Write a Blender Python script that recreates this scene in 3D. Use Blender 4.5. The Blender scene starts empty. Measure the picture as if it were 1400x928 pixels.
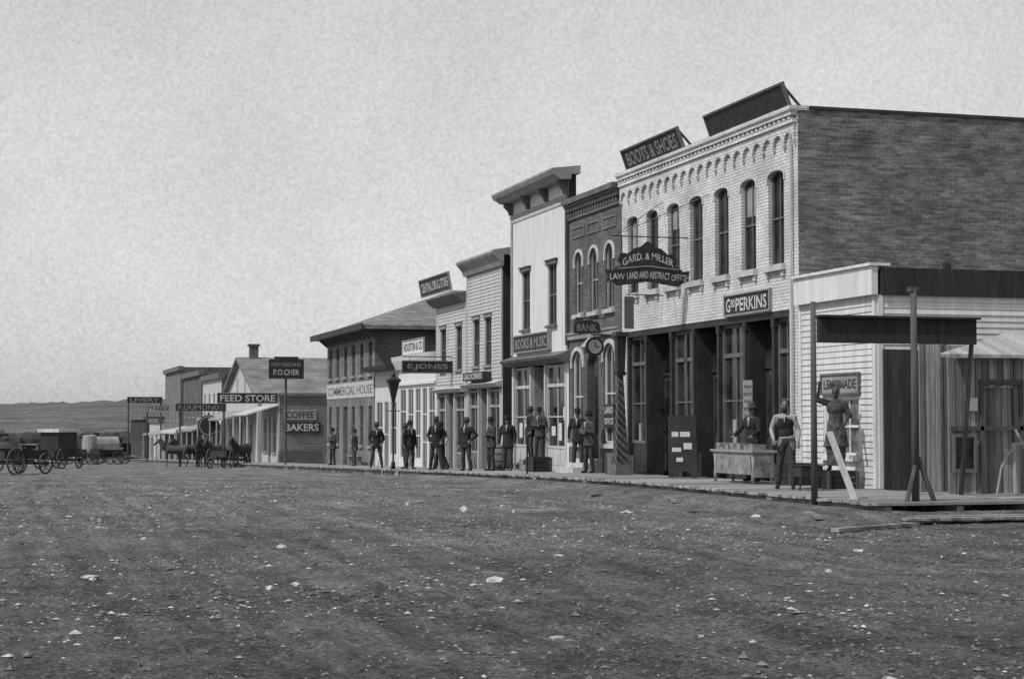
import bpy, math, random
from mathutils import Vector, Matrix, noise
from mathutils.geometry import tessellate_polygon
random.seed(7)
scene=bpy.context.scene
COL=scene.collection

# ------------------------------------------------------------------ materials
def newmat(name):
    m=bpy.data.materials.new(name); m.use_nodes=True
    nt=m.node_tree; b=nt.nodes['Principled BSDF']
    return m,nt,b
def nd(nt,t,**k):
    n=nt.nodes.new(t)
    for a,v in k.items(): setattr(n,a,v)
    return n
def L(nt,a,b): nt.links.new(a,b)
def math_(nt,op,a,b=None,c=None):
    n=nt.nodes.new('ShaderNodeMath'); n.operation=op
    for i,x in enumerate((a,b,c)):
        if x is None: continue
        if isinstance(x,(int,float)): n.inputs[i].default_value=x
        else: L(nt,x,n.inputs[i])
    return n.outputs[0]
def noise_(nt,vec,scale,detail=5,rough=.6):
    n=nd(nt,'ShaderNodeTexNoise'); n.inputs['Scale'].default_value=scale
    n.inputs['Detail'].default_value=detail; n.inputs['Roughness'].default_value=rough
    L(nt,vec,n.inputs['Vector']); return n.outputs['Fac']
def mrange(nt,x,a,b,c,d):
    n=nd(nt,'ShaderNodeMapRange'); L(nt,x,n.inputs[0])
    for i,v in enumerate((a,b,c,d)): n.inputs[i+1].default_value=v
    return n.outputs[0]
def finish(nt,b,val,rough,bumpsrc=None,bs=.3,bd=.02,metal=0,spec=.3):
    cr=nd(nt,'ShaderNodeCombineColor')
    for i in range(3): L(nt,val,cr.inputs[i])
    L(nt,cr.outputs[0],b.inputs['Base Color'])
    b.inputs['Roughness'].default_value=rough
    b.inputs['Metallic'].default_value=metal
    b.inputs['Specular IOR Level'].default_value=spec
    if bumpsrc is not None:
        bm=nd(nt,'ShaderNodeBump'); bm.inputs['Strength'].default_value=bs; bm.inputs['Distance'].default_value=bd
        L(nt,bumpsrc,bm.inputs['Height']); L(nt,bm.outputs[0],b.inputs['Normal'])
def plain(name,v,var=.35,scale=1.2,rough=.85,fine=.25,bump=.3,spec=.3,streak=False):
    m,nt,b=newmat(name)
    tc=nd(nt,'ShaderNodeTexCoord').outputs['Object']
    vec=tc
    if streak:
        mp=nd(nt,'ShaderNodeMapping'); mp.inputs['Scale'].default_value=(5,5,.5); L(nt,tc,mp.inputs[0]); vec=mp.outputs[0]
    a=mrange(nt,noise_(nt,vec,scale,6),.3,.7,1-var,1+var)
    f=noise_(nt,tc,scale*22,3)
    f2=mrange(nt,f,.3,.7,1-fine,1+fine)
    val=math_(nt,'MULTIPLY',math_(nt,'MULTIPLY',a,f2),v)
    finish(nt,b,val,rough,f,bump,.01,spec=spec)
    return m
def brickmat(name,c1,c2,mortar,patch=.3,bw=.22,rh=.075,ms=.009,bump=.5,rowvar=0.0,fine=.15):
    m,nt,b=newmat(name)
    tc=nd(nt,'ShaderNodeTexCoord').outputs['Object']
    s=nd(nt,'ShaderNodeSeparateXYZ'); L(nt,tc,s.inputs[0])
    u=math_(nt,'ADD',s.outputs[0],s.outputs[1])
    wob=math_(nt,'MULTIPLY',math_(nt,'SUBTRACT',noise_(nt,tc,.9,2),.5),.05)
    cv=nd(nt,'ShaderNodeCombineXYZ'); L(nt,u,cv.inputs[0]); L(nt,math_(nt,'ADD',s.outputs[2],wob),cv.inputs[1])
    br=nd(nt,'ShaderNodeTexBrick'); L(nt,cv.outputs[0],br.inputs['Vector'])
    br.inputs['Scale'].default_value=1; br.inputs['Brick Width'].default_value=bw; br.inputs['Row Height'].default_value=rh
    br.inputs['Mortar Size'].default_value=ms; br.inputs['Mortar Smooth'].default_value=.3; br.inputs['Bias'].default_value=-.2
    br.inputs['Color1'].default_value=(c1,)*3+(1,); br.inputs['Color2'].default_value=(c2,)*3+(1,); br.inputs['Mortar'].default_value=(mortar,)*3+(1,)
    bw_=nd(nt,'ShaderNodeRGBToBW'); L(nt,br.outputs['Color'],bw_.inputs[0])
    a=mrange(nt,noise_(nt,tc,.7,7,.65),.32,.68,1-patch,1+patch)
    mp=nd(nt,'ShaderNodeMapping'); mp.inputs['Scale'].default_value=(1.5,1.5,9); L(nt,tc,mp.inputs[0])
    st=mrange(nt,noise_(nt,mp.outputs[0],1.2,5,.7),.35,.65,1-rowvar,1+rowvar)
    f=noise_(nt,tc,30,3)
    val=math_(nt,'MULTIPLY',math_(nt,'MULTIPLY',math_(nt,'MULTIPLY',bw_.outputs[0],a),st),mrange(nt,f,.3,.7,1-fine,1+fine))
    h=math_(nt,'ADD',math_(nt,'MULTIPLY',math_(nt,'SUBTRACT',1,br.outputs['Fac']),1.0),math_(nt,'MULTIPLY',f,.6))
    finish(nt,b,val,.9,h,bump,.012,spec=.15)
    return m
def plankmat(name,v,wd=.2,axis='XY',var=.4):
    m,nt,b=newmat(name)
    tc=nd(nt,'ShaderNodeTexCoord').outputs['Object']
    s=nd(nt,'ShaderNodeSeparateXYZ'); L(nt,tc,s.inputs[0])
    if axis=='XY': u=math_(nt,'ADD',s.outputs[0],s.outputs[1])
    else: u=s.outputs[{'X':0,'Y':1,'Z':2}[axis]]
    fl=math_(nt,'FLOOR',math_(nt,'DIVIDE',u,wd))
    wn=nd(nt,'ShaderNodeTexWhiteNoise',noise_dimensions='1D'); L(nt,fl,wn.inputs['W'])
    a=mrange(nt,wn.outputs['Value'],0,1,1-var,1+var)
    mp=nd(nt,'ShaderNodeMapping'); mp.inputs['Scale'].default_value=(14,14,1.2); L(nt,tc,mp.inputs[0])
    g=noise_(nt,mp.outputs[0],1.5,5,.7)
    val=math_(nt,'MULTIPLY',math_(nt,'MULTIPLY',a,mrange(nt,g,.3,.7,.65,1.35)),v)
    finish(nt,b,val,.9,g,.4,.008,spec=.15)
    return m

M={}
M['white_brick']=brickmat('painted_brick',.56,.45,.26,.24,bump=.8)
M['side_brick']=brickmat('rough_side_brick',.12,.21,.20,.30,bw=.23,rh=.085,ms=.010,bump=1.0,rowvar=.38,fine=.4)
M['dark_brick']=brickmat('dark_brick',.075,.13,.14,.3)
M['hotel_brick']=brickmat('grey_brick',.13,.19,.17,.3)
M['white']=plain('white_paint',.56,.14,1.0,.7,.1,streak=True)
M['board_white']=plain('weathered_white_boards',.50,.2,1.3,.8,.12,streak=True)
M['board_grey']=plain('grey_board_paint',.40,.2,1.3,.8,.12,streak=True)
M['stone']=plain('pale_stone',.42,.25,2)
M['trim_grey']=plain('grey_trim_paint',.24,.25,2,.7)
M['trim_mid']=plain('mid_trim_paint',.11,.3,2,.7)
M['dark']=plain('dark_paint',.030,.4,2,.6)
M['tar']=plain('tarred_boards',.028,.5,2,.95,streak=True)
M['iron']=plain('black_iron',.022,.4,4,.45)
M['sign_dark']=plain('dark_signboard',.028,.5,5,.6,.4)
M['sign_mid']=plain('grey_signboard',.33,.25,4,.7,.2)
M['letter']=plain('pale_lettering',.42,.35,6,.7,.3)
M['letter_dim']=plain('faded_lettering',.20,.4,6,.7,.3)
M['letter_dark']=plain('dark_lettering',.035,.3,6,.7,.2)
M['letter_grey']=plain('worn_grey_lettering',.11,.4,6,.7,.3)
M['wood']=plankmat('weathered_wood',.20,.19)
M['fence']=plankmat('fence_boards',.25,.15,'X',.45)
M['walk']=plankmat('boardwalk_planks',.26,.22,'Y',.35)
M['woodpost']=plain('post_wood',.07,.4,3,.9,streak=True)
M['woodlight']=plain('raw_pale_wood',.42,.25,3,.8,streak=True)
M['shedroof']=plankmat('shed_roof_boards',.30,.22,'X',.2)
M['wooddark']=plankmat('dark_wood',.045,.2)
M['shingle']=brickmat('wood_shingles',.15,.24,.08,.3,bw=.2,rh=.16,ms=.012)
M['roof_flat']=plain('tar_roof',.06)
M['paper']=plain('poster_paper',.5,.1,8,.9,.08)
M['skin']=plain('skin',.16,.15,8,.7,.08,.1,.1)
M['hair']=plain('dark_hair',.02,.2,20,.8)
M['coat']=plain('dark_wool',.020,.4,6,.95)
M['coat_grey']=plain('grey_wool',.045,.3,6,.95)
M['trouser']=plain('trouser_cloth',.04,.3,6,.95)
M['shirt']=plain('white_shirt_cloth',.30,.35,9,.9,.12,.8)
M['shoe']=plain('boot_leather',.025,.3,8,.6)
M['apron']=plain('pale_goods_cloth',.19,.55,5,.9)
M['horse']=plain('dark_horse_coat',.03,.4,3,.7)
M['horse_mid']=plain('bay_horse_coat',.06,.3,3,.7)
M['canvas']=plain('wagon_canvas',.27,.25,2,.9)
M['statue']=plain('painted_carving',.055,.7,7,.7,.3)
m,nt,b=newmat('dark_window_glass'); tc=nd(nt,'ShaderNodeTexCoord').outputs['Object']
v=mrange(nt,noise_(nt,tc,1.1,3),.4,.7,.007,.05); finish(nt,b,v,.12,noise_(nt,tc,2.0,2),.12,.02,spec=.5); M['glass']=m
m,nt,b=newmat('curtained_window_glass'); tc=nd(nt,'ShaderNodeTexCoord').outputs['Object']
v=mrange(nt,noise_(nt,tc,1.6,4),.4,.62,.03,.22); finish(nt,b,v,.2,spec=.5); M['curtain']=m
m,nt,b=newmat('spiral_stripe_paint'); tc=nd(nt,'ShaderNodeTexCoord').outputs['Object']
s=nd(nt,'ShaderNodeSeparateXYZ'); L(nt,tc,s.inputs[0])
t=math_(nt,'ADD',s.outputs[2],math_(nt,'MULTIPLY',math_(nt,'SUBTRACT',s.outputs[0],s.outputs[1]),.9))
fr=math_(nt,'FRACT',math_(nt,'DIVIDE',t,.2)); st=math_(nt,'GREATER_THAN',fr,.6)
val=math_(nt,'MULTIPLY',mrange(nt,st,0,1,.035,.11),mrange(nt,noise_(nt,tc,6,4),.3,.7,.4,1.5)); finish(nt,b,val,.7,spec=.3); M['stripe']=m
# ground
def dirtmat(name,base):
    m,nt,b=newmat(name); geo=nd(nt,'ShaderNodeTexCoord').outputs['Object']
    def mapped(sc,rot):
        mp=nd(nt,'ShaderNodeMapping'); mp.inputs['Scale'].default_value=sc; mp.inputs['Rotation'].default_value=(0,0,rot); L(nt,geo,mp.inputs[0]); return mp.outputs[0]
    m1=mapped((1,1,1),.35)
    s=nd(nt,'ShaderNodeSeparateXYZ'); L(nt,geo,s.inputs[0])
    big=mrange(nt,noise_(nt,m1,.28,4,.6),.3,.7,.70,1.30)
    med=mrange(nt,noise_(nt,m1,1.6,8,.78),.34,.66,.62,1.42)
    st1=mrange(nt,noise_(nt,mapped((2.6,.16,1),.05),1,6,.7),.35,.65,.70,1.32)
    f1=noise_(nt,geo,15,7,.85); fin=mrange(nt,f1,.36,.64,.30,1.85)
    f0=noise_(nt,geo,30,4,.8); sp=mrange(nt,f0,.57,.66,0,1.7)
    dk=mrange(nt,noise_(nt,geo,21,4,.8),.33,.43,.45,1.0)
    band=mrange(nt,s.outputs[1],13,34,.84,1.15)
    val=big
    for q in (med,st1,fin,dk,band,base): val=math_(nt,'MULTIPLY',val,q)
    patch=mrange(nt,noise_(nt,geo,.55,3),.42,.6,.15,1.0)
    val=math_(nt,'ADD',val,math_(nt,'MULTIPLY',math_(nt,'MULTIPLY',math_(nt,'MAXIMUM',sp,0),patch),base*1.1))
    val=math_(nt,'MINIMUM',val,.5)
    h=math_(nt,'ADD',math_(nt,'MULTIPLY',f1,.8),math_(nt,'MULTIPLY',f0,.5))
    finish(nt,b,val,.97,h,1.0,.045,spec=.05); return m
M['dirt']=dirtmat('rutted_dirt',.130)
M['clod']=plain('dirt_clods',.13,.5,1.5,.97,.45,.7,.05)
M['rock']=plain('pale_limestone',.36,.45,3,.95,.3,.6)
M['hill']=plain('wooded_hill',.085,.55,.03,1.0,.7)
M['foliage']=plain('far_foliage',.045,.5,.3,1.0,.4)

# ------------------------------------------------------------------ geometry helpers
class Fr:
    def __init__(s,o,U,V): s.o=Vector(o);s.U=Vector(U).normalized();s.V=Vector(V).normalized();s.N=s.U.cross(s.V)
    def __call__(s,u,v,w=0): return s.o+s.U*u+s.V*v+s.N*w
ID=Fr((0,0,0),(1,0,0),(0,1,0))
class MB:
    def __init__(s): s.v=[];s.f=[];s.m=[];s.g=[]
    def add(s,vs,fs,mi=0):
        o=len(s.v); s.g.append((o,len(s.f))); s.v+=[tuple(v) for v in vs]; s.f+=[tuple(i+o for i in f) for f in fs]; s.m+=[mi]*len(fs); return s
    def each(s,name,mats,parent):
        g=s.g+[(len(s.v),len(s.f))]; out=[]
        for (a,b),(c,d) in zip(g,g[1:]):
            q=MB(); q.v=s.v[a:c]; q.f=[tuple(i-a for i in f) for f in s.f[b:d]]; q.m=s.m[b:d]; out.append(q.make(name,mats,parent))
        return out
    def box(s,F,u0,u1,v0,v1,w0,w1,mi=0):
        vs=[F(u,v,w) for w in (w0,w1) for v in (v0,v1) for u in (u0,u1)]
        return s.add(vs,[(0,2,3,1),(4,5,7,6),(0,1,5,4),(2,6,7,3),(0,4,6,2),(1,3,7,5)],mi)
    def plate(s,F,outer,holes,w0,w1,mi=0):
        loops=[outer]+list(holes); pts=[p for l in loops for p in l]; n=len(pts)
        tris=tessellate_polygon([[Vector((p[0],p[1],0)) for p in l] for l in loops])
        vs=[F(p[0],p[1],w0) for p in pts]+[F(p[0],p[1],w1) for p in pts]
        fs=[tuple(t) for t in tris]+[tuple(i+n for i in reversed(t)) for t in tris]
        o=0
        for l in loops:
            k=len(l)
            for i in range(k):
                a=o+i;b=o+(i+1)%k; fs.append((a,b,b+n,a+n))
            o+=k
        return s.add(vs,fs,mi)
    def extr(s,F,poly,u0,u1,mi=0):
        n=len(poly)
        vs=[F(u0,p[0],p[1]) for p in poly]+[F(u1,p[0],p[1]) for p in poly]
        fs=[tuple(range(n)),tuple(range(2*n-1,n-1,-1))]+[(i,(i+1)%n,(i+1)%n+n,i+n) for i in range(n)]
        return s.add(vs,fs,mi)
    def rings(s,rs,closed=True,mi=0):
        n=len(rs[0]); vs=[p for r in rs for p in r]; fs=[]
        for k in range(len(rs)-1):
            for i in range(n):
                j=(i+1)%n; fs.append((k*n+i,k*n+j,(k+1)*n+j,(k+1)*n+i))
        if closed: fs.append(tuple(reversed(range(n)))); fs.append(tuple((len(rs)-1)*n+i for i in range(n)))
        return s.add(vs,fs,mi)
    def tube(s,a,b,ra,rb,n=8,round_=False,mi=0):
        a=Vector(a);b=Vector(b);d=(b-a).normalized()
        x=d.orthogonal().normalized();y=d.cross(x)
        def ring(c,r): return [c+x*(r*math.cos(2*math.pi*i/n))+y*(r*math.sin(2*math.pi*i/n)) for i in range(n)]
        if round_: rs=[ring(a-d*ra*.92,ra*.35),ring(a-d*ra*.6,ra*.8),ring(a,ra),ring(b,rb),ring(b+d*rb*.6,rb*.8),ring(b+d*rb*.92,rb*.35)]
        else: rs=[ring(a,ra),ring(b,rb)]
        return s.rings(rs,True,mi)
    def ell(s,c,r,nu=14,nv=9,mi=0):
        rs=[]
        for k in range(nv):
            t=math.pi*(k+.5)/nv; z=-math.cos(t); q=math.sin(t)
            rs.append([Vector((c[0]+r[0]*q*math.cos(2*math.pi*i/nu),c[1]+r[1]*q*math.sin(2*math.pi*i/nu),c[2]+r[2]*z)) for i in range(nu)])
        return s.rings(rs,True,mi)
    def lathe(s,c,prof,n=16,sx=1,sy=1,mi=0):
        rs=[[Vector((c[0]+sx*r*math.cos(2*math.pi*i/n),c[1]+sy*r*math.sin(2*math.pi*i/n),c[2]+z)) for i in range(n)] for r,z in prof]
        return s.rings(rs,True,mi)
    def mesh(s,name,org=(0,0,0)):
        me=bpy.data.meshes.new(name); o=Vector(org)
        me.from_pydata([tuple(Vector(v)-o) for v in s.v],[],s.f)
        me.polygons.foreach_set('material_index',s.m); me.update(); return me
    def make(s,name,mats,parent=None,smooth=False,org=None):
        if org is None: org=tuple(parent['org']) if parent is not None and 'org' in parent else (0,0,0)
        me=s.mesh(name,org)
        if not isinstance(mats,(list,tuple)): mats=[mats]
        for m in mats: me.materials.append(M[m])
        if smooth:
            for p in me.polygons: p.use_smooth=True
        ob=bpy.data.objects.new(name,me); COL.objects.link(ob)
        if parent is not None: ob.parent=parent
        ob['org']=org
        return ob
def thing(name,label,cat,loc=(0,0,0),group=None):
    e=bpy.data.objects.new(name,None); e.location=loc; e.empty_display_size=.3; COL.objects.link(e)
    e['org']=tuple(loc); e['label']=label; e['category']=cat
    if group: e['group']=group
    return e
def copy_thing(src,loc,rot,label=None,scale=None):
    c=src.copy(); COL.objects.link(c); c.location=loc; c.rotation_euler=(0,0,rot)
    if scale: c.scale=scale
    if label: c['label']=label
    def rec(a,b):
        for ch in list(a.children):
            k=ch.copy(); COL.objects.link(k); k.parent=b; rec(ch,k)
    rec(src,c); return c
def arch(uc,w,v0,vs,rise,n=9):
    if rise<=0: return [(uc-w/2,v0),(uc+w/2,v0),(uc+w/2,vs),(uc-w/2,vs)]
    p=[(uc-w/2,v0),(uc+w/2,v0)]
    for i in range(n+1):
        t=math.pi*i/n; p.append((uc+w/2*math.cos(t),vs+rise*math.sin(t)))
    return p
def rect(u0,u1,v0,v1): return [(u0,v0),(u1,v0),(u1,v1),(u0,v1)]
def arcband(uc,w,vs,rise,t,n=10,leg=0):
    o=[];i_=[]
    for k in range(n+1):
        a=math.pi*k/n
        o.append((uc+(w/2+t)*math.cos(a),vs+(rise+t)*math.sin(a))); i_.append((uc+w/2*math.cos(a),vs+rise*math.sin(a)))
    if leg:
        o=[(uc+w/2+t,vs-leg)]+o+[(uc-w/2-t,vs-leg)]; i_=[(uc+w/2,vs-leg)]+i_+[(uc-w/2,vs-leg)]
    return o+i_[::-1]

def window(F,root,uc,w,v0,v1,rise=0,depth=.14,fm='trim_mid',sill='stone',cols=1,rows=2,fw=.05,name='window',glass='glass',hood=None,sh=.12,sp=.1,ht=.12,hw=.045):
    g=MB(); g.plate(F,arch(uc,w+.03,v0-.015,v1-rise,rise+.01 if rise else 0),[],-depth-.04,-depth)
    win=g.make(name,glass,root)
    f=MB(); f.plate(F,arch(uc,w+.02,v0-.01,v1-rise,rise+.01 if rise else 0),[arch(uc,w-2*fw,v0+fw,v1-rise-(0 if rise else fw),max(rise-fw*.6,0.02) if rise else 0)],-depth,-depth+.05)
    for i in range(1,rows):
        v=v0+(v1-v0)*i/rows; f.box(F,uc-w/2+.02,uc+w/2-.02,v-.025,v+.025,-depth+.002,-depth+.04)
    for i in range(1,cols+0):
        u=uc-w/2+w*i/cols; f.box(F,u-.014,u+.014,v0+.02,v1-.03,-depth+.003,-depth+.036)
    f.make('window_frame',fm,win)
    if sill:
        MB().box(F,uc-w/2-.08,uc+w/2+.08,v0-sh,v0,-.06,sp).make('window_sill',sill,win)
    if hood=='arch':
        MB().plate(F,arcband(uc,w+.01,v1-rise,rise,ht,leg=.12),[],0.001,hw).make('window_hood',sill or 'stone',win)
    elif hood:
        MB().box(F,uc-w/2-.1,uc+w/2+.1,v1,v1+.13,-.03,.07).box(F,uc-w/2-.14,uc+w/2+.14,v1+.13,v1+.17,-.03,.11).make('window_hood',hood,win)
    return win

def g(y):
    y=min(y,450)
    if y<32: return 0.0
    if y<48: return -.0175*(y-32)**2/32
    return -.0175*(y-40)
def bw(y): return g(y)+.3

def text(F,s,uc,vc,wd,ht,w,mt,parent,arc=0,name='lettering',bold=.02,shear=0):
    cu=bpy.data.curves.new('txt','FONT'); cu.body=s; cu.size=1; cu.offset=bold; cu.resolution_u=3; cu.shear=shear
    ob=bpy.data.objects.new('txt',cu); COL.objects.link(ob); bpy.context.view_layer.update()
    dg=bpy.context.evaluated_depsgraph_get(); me=bpy.data.meshes.new_from_object(ob.evaluated_get(dg))
    vs=[v.co.copy() for v in me.vertices]; fs=[tuple(p.vertices) for p in me.polygons]
    bpy.data.objects.remove(ob); bpy.data.curves.remove(cu); bpy.data.meshes.remove(me)
    x0=min(v.x for v in vs);x1=max(v.x for v in vs);y0=min(v.y for v in vs);y1=max(v.y for v in vs)
    out=[]
    for v in vs:
        a=(v.x-x0)/(x1-x0)-.5; b=(v.y-y0)/(y1-y0)-.5
        out.append(F(uc+a*wd,vc+b*ht+arc*(1-4*a*a),w))
    mb=MB(); mb.add(out,fs); return mb.make(name,mt,parent)

def clap(mb,F,u0,u1,v0,v1,holes=(),pitch=.125,mi=0):
    v=v0
    while v<v1-.02:
        t=min(v+pitch,v1); segs=[(u0,u1)]
        for (a,b,c,d) in holes:
            if d>v+.01 and c<t-.01:
                ns=[]
                for (p,q) in segs:
                    if b<=p or a>=q: ns.append((p,q)); continue
                    if a>p: ns.append((p,a))
                    if b<q: ns.append((b,q))
                segs=ns
        j=random.uniform(-.004,.004)
        for (p,q) in segs:
            mb.extr(F,[(v,0),(v,.028+j),(t+.012,.006),(t+.012,0)],p,q,mi)
        v+=pitch

def shell(name,label,cat,Yn,Yf,zt,fmat,smat,holes=(),depth=14,X=17,thick=.25,roofdrop=.4,frontclap=None,nearclap=False,roofm='roof_flat',group=None,zbot=None,zs=None):
    zb=g(Yf)-.3 if zbot is None else zbot
    zs=zs or zt
    root=thing(name,label,cat,(X,(Yn+Yf)/2,g((Yn+Yf)/2)),group)
    W=Yf-Yn; F=Fr((X,Yf,0),(0,-1,0),(0,0,1)); FS=Fr((X,Yn,0),(1,0,0),(0,0,1))
    mb=MB(); mb.plate(F,rect(.02,W-.004,zb,zt),holes,-thick,0)
    if frontclap:
        hr=[(min(p[0] for p in h)-.07,max(p[0] for p in h)+.07,min(p[1] for p in h)-.02,max(p[1] for p in h)+.1) for h in holes]
        mb2=MB(); clap(mb2,F,.1,W-.1,frontclap[0],frontclap[1],hr); mb2.make('clapboard_siding',fmat,root)
        MB().box(F,.02,.12,frontclap[0],frontclap[1],.001,.045).box(F,W-.12,W-.006,frontclap[0],frontclap[1],.001,.045).each('corner_board',fmat,root)
    mb.make('wall',fmat,root)
    sb=MB(); sb.box(FS,.012,depth,zb,zs-.01,-thick,0).box(FS,.012,depth,zb,zs-.012,-W+.015,-W+thick)
    sb.box(FS,depth-thick,depth-.004,zb,zs-.02,-W+thick+.002,-thick-.002)
    sb.make('side_wall',smat,root)
    if nearclap:
        mb2=MB(); clap(mb2,FS,.1,depth-.1,nearclap[0],nearclap[1]); mb2.make('side_siding',nearclap[2] if len(nearclap)>2 else smat,root)
    MB().box(FS,thick-.02,depth-.1,zs-roofdrop-.1,zs-roofdrop,-W+.1,-.1).make('roof',roofm,root)
    return root,F,FS,W

def glassbay(F,root,u0,u1,v0,v1,fm,bulk=.7,trans=None,cols=2,rows=1,w=-.2,glass='glass',bm=None):
    win=MB().box(F,u0+.02,u1-.02,v0+bulk,v1-.02,w-.05,w-.01).make('shop_window',glass,root)
    f=MB()
    f.box(F,u0,u0+.07,v0+bulk,v1,w-.01,w+.06).box(F,u1-.07,u1,v0+bulk,v1,w-.01,w+.06)
    f.box(F,u0+.07,u1-.07,v1-.08,v1,w-.01,w+.05).box(F,u0+.07,u1-.07,v0+bulk,v0+bulk+.08,w-.01,w+.05)
    if trans: f.box(F,u0+.07,u1-.07,trans-.05,trans+.05,w-.008,w+.055)
    for i in range(1,cols):
        u=u0+(u1-u0)*i/cols; f.box(F,u-.02,u+.02,v0+bulk+.08,v1-.08,w-.006,w+.03)
    top=trans or v1
    for i in range(1,rows):
        v=v0+bulk+(top-v0-bulk)*i/rows; f.box(F,u0+.07,u1-.07,v-.02,v+.02,w-.004,w+.027)
    f.make('window_frame',fm,win)
    b=MB(); b.box(F,u0,u1,v0-.3,v0+bulk-.002,w-.08,w+.03)
    n=max(1,int((u1-u0)/.6))
    for i in range(n):
        a=u0+(u1-u0)*i/n; c=u0+(u1-u0)*(i+1)/n
        b.box(F,a+.08,c-.08,v0+.12,v0+bulk-.12,w+.03,w+.045)
    b.make('bulkhead_panel',bm or fm,root)
def doorbay(F,root,u0,u1,v0,v1,fm,trans,w=-.55,dm='wooddark'):
    d=MB(); d.box(F,u0+.03,u1-.03,v0-.05,trans,w-.05,w)
    dd=d.make('door',dm,root)
    n=2 if u1-u0>1.2 else 1
    gl=MB();hd=MB()
    for i in range(n):
        a=u0+(u1-u0)*i/n;c=u0+(u1-u0)*(i+1)/n
        gl.box(F,a+.15,c-.15,v0+1.0,trans-.15,w+.001,w+.012)
    gl.each('door_glass','glass',dd)
    hd.tube(F(u0+.12,v0+1.0,w),F(u0+.12,v0+1.0,w+.07),.03,.02,8); hd.make('door_handle','iron',dd)
    MB().box(F,u0+.03,u1-.03,trans+.05,v1-.02,w-.03,w).make('transom_window','glass',root)
    MB().box(F,u0+.03,u1-.03,trans,trans+.06,w-.04,w+.05).box(F,u0,u0+.03,v0-.2,v1,w,-.1).box(F,u1-.03,u1,v0-.2,v1,w,-.1).make('door_frame',fm,root)
def steps(F,root,u0,u1,vtop,n,base,w0=0,mt='wood',tread=.3):
    b=MB(); h=(vtop-base)/n
    for i in range(n):
        b.box(F,u0+.001*i,u1-.001*i,base-.1,vtop-h*i,w0+tread*i+.002,w0+tread*(i+1)+ (0 if i==n-1 else .004))
    b.make('doorstep',mt,root)

def board_sign(label,F,u0,u1,v0,v1,lines,mt='sign_dark',lm='letter',th=.05,frame='trim_mid',cat='sign',name='shop_sign',fr=True,bold=.02):
    c=F((u0+u1)/2,v0,0); r=thing(name,label,cat,tuple(c))
    MB().box(F,u0,u1,v0,v1,0.002,th).make('board',mt,r)
    if fr:
        t=.045
        MB().box(F,u0-t,u1+t,v1,v1+t,0,th+.03).box(F,u0-t,u1+t,v0-t,v0,0,th+.03).box(F,u0-t,u0,v0,v1,0,th+.028).box(F,u1,u1+t,v0,v1,0,th+.028).make('sign_frame',frame,r)
    for (s,uc,vc,wd,ht) in lines: text(F,s,uc,vc,wd,ht,th+.006,lm,r,bold=bold)
    return r

# ================================================================== GROUND
WE=26.2
def gh(x,y):
    h=g(y)
    if y>160 or x<-60: return h
    if y>WE+.1: k=1.0 if x<13.6 else max(0,1-(x-13.6)/.5)
    else: k=1.0 if x<30 else .4
    if y>60: k*=max(.25,1-(y-60)/100)
    n=noise.noise(Vector((x*.9,y*.7,0)))*.014+noise.noise(Vector((x*.22,y*.16,3)))*.025
    n+=abs(noise.noise(Vector((x*3.1,y*2.9,9))))*.022+abs(noise.noise(Vector((x*6.8,y*6.8,19))))*.030
    r=0
    for i,xr in enumerate((1.0,2.5,4.4,5.9,7.2,8.8,10.2,11.6)):
        c=xr+1.1*noise.noise(Vector((i*7.3,y*.045,1)))+.15*noise.noise(Vector((i*3.1,y*.4,5)))
        d=(x-c)/.10
        if abs(d)<4: r-=(.045 if i%2 else .03)*math.exp(-d*d)*(0.6+.8*noise.noise(Vector((i,y*.2,2)))); r+=.012*math.exp(-(abs(d)-2)**2)
    cx=2+ (y-14)*.55+.4*noise.noise(Vector((y*.1,4,4)))
    for o in (0,1.5,3.2):
        d=(x-cx-o)/.10
        if abs(d)<4: r-=.035*math.exp(-d*d)
    cx=13-(y-14)*.5+.4*noise.noise(Vector((y*.1,8,4)))
    for o in (0,1.5):
        d=(x-cx-o)/.10
        if abs(d)<4: r-=.03*math.exp(-d*d)
    bank=0
    if y>WE-1.4:
        t=min(1,(y-WE+1.4)/1.6)
        if x<14.6: bank=.17*t*math.exp(-((min(x,13.9)-13.9)/.6)**2)
    if x>13.9 and y<WE+1.5: bank=max(bank,.13*math.exp(-((min(y,26)-26)/.9)**2))
    return h+k*(n+r)+bank*(1 if y<60 else .4)
def axis(dense,lo,hi,gr=1.25):
    a=list(dense); s=a[1]-a[0]; x=a[0]
    left=[]
    while x>lo: s*=gr; x-=s; left.append(max(x,lo))
    s=a[-1]-a[-2]; x=a[-1]; right=[]
    while x<hi: s*=gr; x+=s; right.append(min(x,hi))
    return left[::-1]+a+right
def fr_(a,b,s):
    n=int(round((b-a)/s)); return [a+(b-a)*i/n for i in range(n)]
xs=axis(fr_(-2,16.8,.055)+[16.8],-3000,3000)
ys=axis(fr_(9,28,.055)+fr_(28,60,.16)+fr_(60,160,1.0)+[160],-40,4000,1.2)
vs=[(x,y,gh(x,y)) for y in ys for x in xs]; nx=len(xs)
fs=[(j*nx+i,j*nx+i+1,(j+1)*nx+i+1,(j+1)*nx+i) for j in range(len(ys)-1) for i in range(nx-1)]
mb=MB(); mb.v=vs; mb.f=fs; mb.m=[0]*len(fs)
gr=mb.make('ground','dirt',None,True); gr['kind']='structure'; gr['label']='wide rutted dirt street and open ground'

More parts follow.
